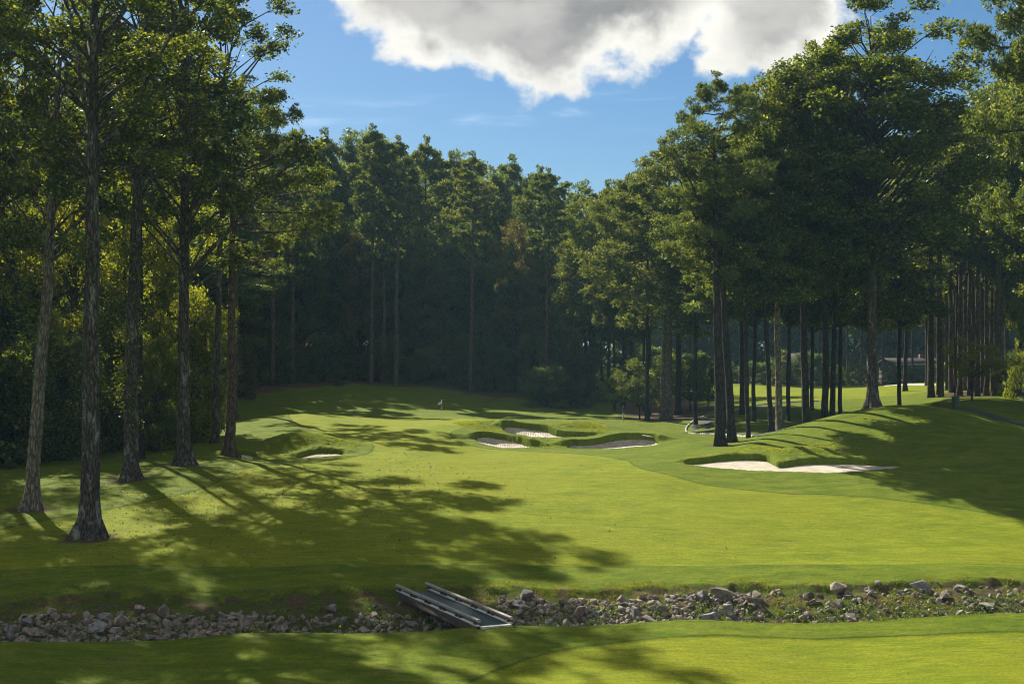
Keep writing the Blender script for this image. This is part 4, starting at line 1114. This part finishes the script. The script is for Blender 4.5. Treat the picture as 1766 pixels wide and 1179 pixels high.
# ------------------------------------------------------------------ stream rocks
import bmesh
def rock_mesh(seed):
    q = np.random.default_rng(seed)
    bm = bmesh.new()
    n = q.integers(9, 14)
    for i in range(n):
        d = q.normal(size=3); d /= np.linalg.norm(d)
        d *= q.uniform(.75, 1.1)
        bm.verts.new((d[0] * .5, d[1] * .42, d[2] * .34))
    r = bmesh.ops.convex_hull(bm, input=bm.verts)
    bmesh.ops.delete(bm, geom=[v for v in bm.verts if not v.link_faces], context='VERTS')
    bmesh.ops.dissolve_limit(bm, angle_limit=R(12), verts=bm.verts, edges=bm.edges)
    bmesh.ops.bevel(bm, geom=list(bm.edges), offset=.022, segments=1, affect='EDGES', clamp_overlap=True)
    bmesh.ops.triangulate(bm, faces=bm.faces)
    me = bpy.data.meshes.new('rock'); bm.to_mesh(me); bm.free(); me.materials.append(M['rock'])
    return me
ROCKS = [rock_mesh(100 + i) for i in range(18)]
placed = []
def put_rock(px, py_or_s, size, label, group, tilt=.5, up=False, by_s=True):
    q = rng
    D = 55.0
    for _ in range(4):
        x = (px - CX) / F * D; yn = float(ynear(np.array([x]))[0]); yf = float(yfar(np.array([x]))[0]); D = yn + (yf - yn) * py_or_s
    x = (px - CX) / F * D
    z = gz(x, D)
    o = link('rock', ROCKS[int(q.integers(0, len(ROCKS)))])
    o.location = (x, D, z + size * (.24 if not up else .36))
    o.rotation_euler = (q.normal() * tilt, q.normal() * tilt + (1.4 if up else 0), q.uniform(0, 6.28))
    o.scale = (size * q.uniform(.9, 1.25), size * q.uniform(.8, 1.1), size * q.uniform(.75, 1.15))
    tag(o, label, 'rock', group)
    placed.append((x, D, size))
for a in [(14, .5, 1.05, 'pale upright slab of rock at the far left of the stream', True), (165, .55, 1.15, 'long flat grey boulder high in the left rock bank', False), (208, .62, .95, 'grey boulder with bluish flat top above the left bank', False),
          (425, .62, 1.0, 'big pale pointed block of rock highest on the left bank', False), (360, .36, .85, 'wide pale low rock against the near turf on the left', False), (675, .36, .85, 'pale squarish block just left of the footbridge', False),
          (400, .5, .6, 'upright pale rock left of the big pointed block', True), (480, .5, .8, 'reddish boulder with shaded face between bridge and left bank', False), (920, .42, 1.0, 'rounded grey boulder pair right of the footbridge', False),
          (905, .85, .9, 'flat-topped grey boulder high on the bank right of the bridge', False), (1240, .8, 1.15, 'topmost large boulder of the stacked pile in the right bank', False), (1255, .55, 1.0, 'large boulder under the top of the stacked pile', False),
          (1225, .45, 1.0, 'dark jagged boulder at the left of the stacked pile', False), (1440, .93, 1.05, 'flat pale slab lying on the grass edge of the right bank', False), (1475, .5, .9, 'plain grey boulder alone in the right bank grass', False),
          (1585, .9, 1.0, 'dark double boulder above the yellow leaved plant', False), (1705, .6, 1.1, 'largest boulder near the right frame edge', False), (1000, .6, 1.0, 'pale square-faced boulder midway along the right bank', False)]:
    put_rock(a[0], a[1], a[2], a[3], None, .25, a[4])
zones = [(-60, 440, 100, .34, .78, .30, .95, 'angular grey rock in the bank left of the footbridge', 'bank rocks left of the footbridge'),
         (440, 800, 42, .32, .84, .25, .75, 'rock in the weedy stretch beside and under the footbridge', 'bank rocks by the footbridge'),
         (880, 1320, 104, .34, .86, .28, .95, 'brown grey rock in the bank right of the footbridge', 'bank rocks right of the footbridge'),
         (1320, 1830, 52, .34, 1.0, .25, .8, 'small rock in the grassy far right bank', 'bank rocks at the far right')]
for px0, px1, n, s0, s1, m0, m1, lab, grp in zones:
    k = 0; tries = 0
    while k < n and tries < n * 30:
        tries += 1
        px = rng.uniform(px0, px1); s = rng.uniform(s0, s1); size = m0 + (m1 - m0) * rng.uniform(0, 1) ** 2.2
        D = 51.5 + 7 * s; x = (px - CX) / F * D
        if any((x - a) ** 2 + (D - b) ** 2 < (.33 * (size + c)) ** 2 for a, b, c in placed[-400:]): continue
        put_rock(px, s, size, lab, grp)
        k += 1

def small_rocks():
    q = np.random.default_rng(77); V, Fc, n = [], [], 0
    src = []
    for me in ROCKS:
        v = np.empty(len(me.vertices) * 3); me.vertices.foreach_get('co', v)
        f = np.empty(len(me.polygons) * 3, int); me.loops.foreach_get('vertex_index', f); src.append((v.reshape(-1, 3), f.reshape(-1, 3)))
    k = 3200
    px = np.concatenate([q.uniform(-60, 450, 1150), q.uniform(450, 860, 450), q.uniform(860, 1330, 1150), q.uniform(1330, 2050, 450)])
    s_ = np.concatenate([q.uniform(.28, .76, 1150), q.uniform(.28, .68, 450), q.uniform(.3, .88, 1150), q.uniform(.3, .92, 450)])
    D = 51.5 + 7 * s_; x = (px - CX) / F * D; y = ynear(x) + (yfar(x) - ynear(x)) * s_; z = ground(x, y)
    for i in range(k):
        v, f = src[int(q.integers(0, len(src)))]
        a, b, c = q.uniform(0, 6.28, 3); sz = q.uniform(.16, .52)
        Rm = np.array(Matrix.Rotation(a, 3, 'Z') @ Matrix.Rotation(b * .3, 3, 'X'))
        V.append((v * sz) @ Rm.T + [x[i], y[i], z[i] + sz * .12]); Fc.append(f + n); n += len(v)
    tag(link('small_rocks', np_mesh('small_rocks', np.concatenate(V), np.concatenate(Fc), M['rock'])), 'rubble of small grey stones filling the stream bank', None, None, 'stuff')
small_rocks()
# ------------------------------------------------------------------ grass, weeds and litter (uncountable)
def blades(name, x, y, z, hgt, wid, lean, matname, label, seed=0):
    q = np.random.default_rng(seed); n = len(x)
    a = q.uniform(0, 6.28, n); h = hgt * q.uniform(.5, 1.3, n)
    dx, dy = np.cos(a), np.sin(a)
    b = q.uniform(0, 6.28, n); lx, ly = np.cos(b) * lean * h, np.sin(b) * lean * h
    base = np.stack([x, y, z - .02], 1)
    w = wid * q.uniform(.6, 1.3, n)
    side = np.stack([dx * w, dy * w, np.zeros(n)], 1)
    mid = base + np.stack([lx * .35, ly * .35, h * .6], 1); tip = base + np.stack([lx, ly, h], 1)
    V = np.stack([base - side * .5, mid - side * .35, tip, mid + side * .35], 1).reshape(-1, 3)
    me = np_mesh(name, V, quads_for(n), M[matname])
    return tag(link(name, me), label, None, None, 'stuff')
def clumps(n, k, x, y, r, q):
    i = q.integers(0, n, k)
    return x[i] + q.normal(size=k) * r, y[i] + q.normal(size=k) * r
q = np.random.default_rng(5)
xx = q.uniform(-21, 21, 2600); s_ = q.uniform(.32, 1.12, 2600); yy = ynear(xx) + (yfar(xx) - ynear(xx)) * s_
m_ = (fbm(xx * .7, yy * .7, 3, 77) > -.04); xx, yy = xx[m_], yy[m_]
bx, by = clumps(len(xx), 52000, xx, yy, .11, q)
blades('bank_grass', bx, by, ground(bx, by), .13, .03, .8, 'grass_blade', 'tufts of grass growing between the stream rocks', 1)
xx = q.uniform(-21, 21, 420); s_ = q.uniform(.05, .7, 420); yy = ynear(xx) + (yfar(xx) - ynear(xx)) * s_
bx, by = clumps(len(xx), 16000, xx, yy, .2, q)
C = np.stack([bx, by, ground(bx, by) + q.uniform(.02, .38, len(bx))], 1)
tag(link('bank_weeds', np_mesh('bank_weeds', leaf_quads(C, .085, .7, .5, 9), quads_for(len(C)), M['weed'])), 'leafy green weeds among the stream rocks', None, None, 'stuff')
# fringe of grass hanging over both stream edges
bx = q.uniform(-24, 24, 30000); by = ynear(bx) - q.uniform(-.10, .25, len(bx)) ; blades('edge_grass', bx, by, ground(bx, by), .07, .02, .6, 'grass_blade', 'grass fringe along the near edge of the stream', 3)
# shaggy turf round the bunkers
X_, Y_ = [], []
for poly in FACES:
    nn_ = 26000
    x = q.uniform(poly[:, 0].min() - .5, poly[:, 0].max() + .5, nn_); y = q.uniform(poly[:, 1].min() - .5, poly[:, 1].max() + .5, nn_)
    m_ = sdf(x, y, poly) > -.2
    for k_, bp_ in BUNK.items():
        if 'far' not in k_: m_ &= sdf(x, y, bp_) < -.05
    X_.append(x[m_]); Y_.append(y[m_])
bx = np.concatenate(X_); by = np.concatenate(Y_)
blades('bunker_grass', bx, by, ground(bx, by) + .04, .11, .035, .9, 'lip_blade', 'shaggy uncut grass round the bunker edges', 4)
# fallen leaves and clippings
bx = q.normal(-14, 7, 4200); by = q.normal(78, 10, 4200); m_ = (by > 60) & (by < 105); bx, by = bx[m_], by[m_]
b2x = q.uniform(-15, 15, 220); b2y = q.uniform(44, 100, 220); b2y = np.where((b2y > 51) & (b2y < 60), b2y + 10, b2y)
bx = np.concatenate([bx, b2x]); by = np.concatenate([by, b2y])
C = np.stack([bx, by, ground(bx, by) + .05], 1)
tag(link('fallen_leaves', np_mesh('fallen_leaves', leaf_quads(C, .10, .7, 1.2, 12), quads_for(len(C)), M['fallen'])), 'scattered fallen leaves on the shaded lawn', None, None, 'stuff')
# clump of long strap leaves by the stream
def strap_plant():
    x, y, z = W(1562, 1046, 55.5); z = gz(x, y)
    root = tag(empty('strap_leaf_plant', (x, y, z)), 'yellow green clump of long strap leaves among the right bank rocks', 'plant')
    for i in range(16):
        a = random.uniform(0, 6.28); L = random.uniform(.45, .75); b = MB(); off = random.uniform(-.5, .5)
        V = []
        for k in range(6):
            s = k / 5; r_ = L * .7 * s; h = L * (1.3 * s - .75 * s * s); w = .05 * (1 - s ** 2) + .006
            c = np.array([off + math.cos(a) * r_, math.sin(a) * r_, h]); sd2 = np.array([-math.sin(a), math.cos(a), 0]) * w
            V += [c - sd2, c + sd2]
        b.add(V, [[2 * k, 2 * k + 1, 2 * k + 3, 2 * k + 2] for k in range(5)])
        b.build('leaf', M['leaf_gold'] if i % 3 == 0 else M['leaf_lime'], root)
strap_plant()

# ------------------------------------------------------------------ flagstick
def cyl(b, p0, p1, r0, r1=None, seg=12, n=2):
    p0 = np.array(p0, float); p1 = np.array(p1, float)
    t = np.linspace(0, 1, n)[:, None]
    b.tube(p0 * (1 - t) + p1 * t, np.linspace(r0, r0 if r1 is None else r1, n), seg, 0, seg == 8)
def flagstick():
    x, y, z = at(762, 147)
    h = max(Z0 - (688 - HZ) / F * y - z, 1.8)
    root = tag(empty('flagstick', (x, y, z)), 'flagstick with small white and blue flag standing on the green', 'flagstick')
    b = MB(); cyl(b, (0, 0, -.05), (0, 0, h), .024, .016, 8); b.build('pole', M['pole_paint'], root)
    nx_, nz_ = 8, 7
    for nm, mt, sgn in (('flag', 'flag_white', 0), ('emblem', 'flag_blue', 1)):
        V = []; w_, hh = (.40, .42)
        for i in range(nx_ + 1):
            for j in range(nz_ + 1):
                u_, v_ = i / nx_, j / nz_
                px_ = -u_ * w_ ; pz_ = -v_ * hh - u_ * .42 * (1 - v_ * .55)
                V.append((px_, .03 * math.sin(u_ * 7 + v_ * 2), h - .02 + pz_))
        V = np.array(V); idx = np.arange((nx_ + 1) * (nz_ + 1)).reshape(nx_ + 1, nz_ + 1)
        f = np.stack([idx[:-1, :-1], idx[1:, :-1], idx[1:, 1:], idx[:-1, 1:]], -1).reshape(-1, nz_, 4).reshape(nx_, nz_, 4)
        if sgn:
            f = f[2:5, 0:3]
            V = V + np.array([0, -.012, 0])
        b = MB(); b.add(V, f.reshape(-1, 4))
        o = b.build(nm, M[mt], root if not sgn else fl_)
        if not sgn: fl_ = o
    b = MB()
    th = np.linspace(-1, 1, 9) * np.pi / 2
    b.tube(np.stack([th * 0, th * 0, np.sin(th) * .07], 1), np.maximum(np.cos(th) * .07, .002), 12, 0, False)
    o = b.build('ball', M['ball_yellow'], root, True); o.location = (-.03, -.03, h * .53)
flagstick()

# ------------------------------------------------------------------ small course furniture
def bin_():
    x, y, z = at(1648, 124)
    root = tag(empty('litter_bin', (x, y, z)), 'green round bin with a lid at the edge of the path behind the mound', 'bin')
    b = MB(); cyl(b, (0, 0, -.1), (0, 0, .98), .31, .33, 16, 4); b.build('body', M['green_paint'], root, True)
    b = MB(); zz = np.array([0, .03, .1, .16, .17]); b.tube(np.stack([zz * 0, zz * 0, .98 + zz], 1), [.36, .37, .33, .12, .005], 16, 0, False); b.build('lid', M['green_paint'], root, True)
    b = MB(); cyl(b, (0, 0, -.12), (0, 0, .06), .36, .36, 16, 2); b.build('foot_ring', M['green_paint'], root)
    x, y, z = at(1647, 124.9)
    root = tag(empty('post', (x, y, z)), 'thin tall dark post rising straight behind the green bin', 'post')
    b = MB(); cyl(b, (0, 0, -.2), (0, 0, 6.2), .075, .055, 8, 5); b.build('shaft', M['bark_dark'], root)
    b = MB(); b.box((0, 0, 6.23), (.1, .1, .04)); b.build('cap', M['green_paint'], root)
    x, y, z = at(1075, 146)
    root = tag(empty('ball_washer', (x, y, z)), 'dark green ball washer post on the shaded grass near the small trees', 'ball washer')
    b = MB(); cyl(b, (0, 0, -.1), (0, 0, 1.05), .05, .05, 8); b.build('post', M['green_paint'], root)
    b = MB(); b.box((0, 0, 1.28), (.13, .12, .22), None, .04); b.build('washer_box', M['green_paint'], root)
    b = MB(); cyl(b, (0, 0, 1.5), (0, 0, 1.66), .02, .02, 8); b.box((0, 0, 1.69), (.08, .03, .03)); b.build('handle', M['green_paint'], root)
    b = MB(); b.box((.2, 0, .95), (.09, .1, .14)); b.build('tray', M['green_paint'], root)
    x, y, z = at(1627, 164)
    root = tag(empty('post', (x, y, z)), 'short dark post with flat cap beside the pale far path', 'post')
    b = MB(); b.box((0, 0, .65), (.06, .06, .75)); b.build('shaft', M['timber_dark'], root)
    b = MB(); b.box((0, 0, 1.44), (.11, .11, .03)); b.build('cap', M['timber_dark'], root)
    x, y, z = at(1451, 95.6)
    o = MB(); o.box((0, 0, .2), (.04, .025, .28), None, .008); root = o.build('stake', M['timber'])
    root.location = (x, y, z); tag(root, 'short weathered stake on the grassy face of the big mound', 'stake')
bin_()
def rake(px, D, ang, tilt, L, handle, label):
    x, y, z = at(px, D)
    root = tag(empty('bunker_rake', (x, y, z + .10), ang), label, 'rake', 'bunker rakes')
    root.rotation_euler = (0, -tilt, ang)
    b = MB(); cyl(b, (0, 0, .05), (L, 0, .08), .028, .028, 8); b.build('handle', M[handle], root)
    b = MB(); b.box((0, 0, .05), (.03, .30, .03)); b.build('head', M[handle], root)
    b = MB()
    for k in range(9): b.box((0, -.27 + k * .0675, -.02), (.008, .01, .05))
    b.build('teeth', M[handle], root)
rake(1352, 92.4, .25, .25, 1.3, 'timber', 'dark handled rake lying on the turf nose of the big right bunker')
rake(938, 110.6, 2.4, .3, .9, 'board_white', 'short white rake on the grass nose between the two lower bunkers')
rake(1136, 110.4, 2.9, .12, 1.3, 'board_white', 'white rake at the right tip of the lower right bunker')

# ------------------------------------------------------------------ houses beyond the course
def house(px, D, w, d, h, rise, label, rot, deckh=0):
    x, y, z = at(px, D)
    root = tag(empty('house', (x, y, z), rot), label, 'house')
    b = MB(); b.box((0, 0, h / 2), (w / 2, d / 2, h / 2 + .5)); b.build('wall', M['house_wall'], root)
    b = MB(); e = .6
    V = [(-w / 2 - e, -d / 2 - e, h), (w / 2 + e, -d / 2 - e, h), (w / 2 + e, 0, h + rise), (-w / 2 - e, 0, h + rise), (-w / 2 - e, d / 2 + e, h), (w / 2 + e, d / 2 + e, h)]
    V = V + [(a, b_, c + .18) for a, b_, c in V]
    b.add(V, [[0, 1, 2, 3], [3, 2, 5, 4], [6, 9, 8, 7], [9, 10, 11, 8], [0, 6, 7, 1], [4, 5, 11, 10], [0, 3, 9, 6], [3, 4, 10, 9], [1, 7, 8, 2], [2, 8, 11, 5]])
    rf = b.build('roof', M['house_roof'], root)
    b = MB(); b.box((w * .28, d * .1, h + rise * .9), (.5, .4, 1.1)); b.build('chimney', M['brick'], rf)
    b = MB(); b.box((0, -d / 2 - e - .02, h + .08), (w / 2 + e, .03, .14)); b.build('fascia', M['house_trim'], root)
    for k in range(4):
        xk = -w / 2 + w * (k + .5) / 4
        if k == 2:
            b = MB(); b.box((xk, -d / 2 - .03, deckh + 1.05), (.5, .04, 1.05)); dr = b.build('door', M['house_roof'], root)
            b = MB(); b.box((xk + .38, -d / 2 - .1, deckh + 1.0), (.03, .03, .06)); b.build('handle', M['house_trim'], dr)
            continue
        b = MB(); b.box((xk, -d / 2 - .02, deckh + 1.6), (.62, .03, .75)); wn = b.build('window', M['glass'], root)
        b = MB()
        for sx in (-1, 1): b.box((xk + sx * .66, -d / 2 - .04, deckh + 1.6), (.05, .045, .84))
        for sz in (-1, 1): b.box((xk, -d / 2 - .042, deckh + 1.6 + sz * .79), (.61, .045, .05))
        b.box((xk, -d / 2 - .055, deckh + 1.6), (.02, .02, .74)); b.build('frame', M['house_trim'], wn)
    if deckh:
        b = MB(); b.box((0, -d / 2 - 1.6, deckh - .1), (w / 2, 1.5, .1)); b.build('porch_floor', M['timber'], root)
        b = MB()
        for k in range(7): b.box((-w / 2 + .1 + k * (w - .2) / 6, -d / 2 - 3.0, deckh / 2 + .3), (.07, .07, deckh / 2 + .75))
        for zz in (.5, 1.0): b.box((0, -d / 2 - 3.1, deckh + zz), (w / 2, .03, .05))
        b.build('railing', M['house_trim'], root)
house(1383, 292, 7.5, 8, 3.6, 1.6, 'grey gabled house half hidden behind the trunks beyond the fairway', R(-14))
house(1570, 288, 10, 8, 2.9, 1.2, 'low house with white porch railing behind trunks beyond the fairway', R(8), .6)

# ------------------------------------------------------------------ air
def haze():
    m = bpy.data.materials.new('haze'); m.use_nodes = True; M['haze'] = m
    t = NT(m.node_tree); m.node_tree.nodes.clear()
    out = t.n('ShaderNodeOutputMaterial')
    v = t.n('ShaderNodeVolumePrincipled')
    v.inputs['Color'].default_value = (.42, .76, 1, 1)
    v.inputs['Density'].default_value = HAZE
    v.inputs['Anisotropy'].default_value = 0.0
    t.l(v.outputs[0], out.inputs['Volume'])
    b = MB(); b.box((0, 1400, 45), (2500, 1800, 75))
    o = b.build('haze', m); tag(o, 'thin bluish air deepening the far wood', None, None, 'stuff')
HAZE = 0.00017
haze()
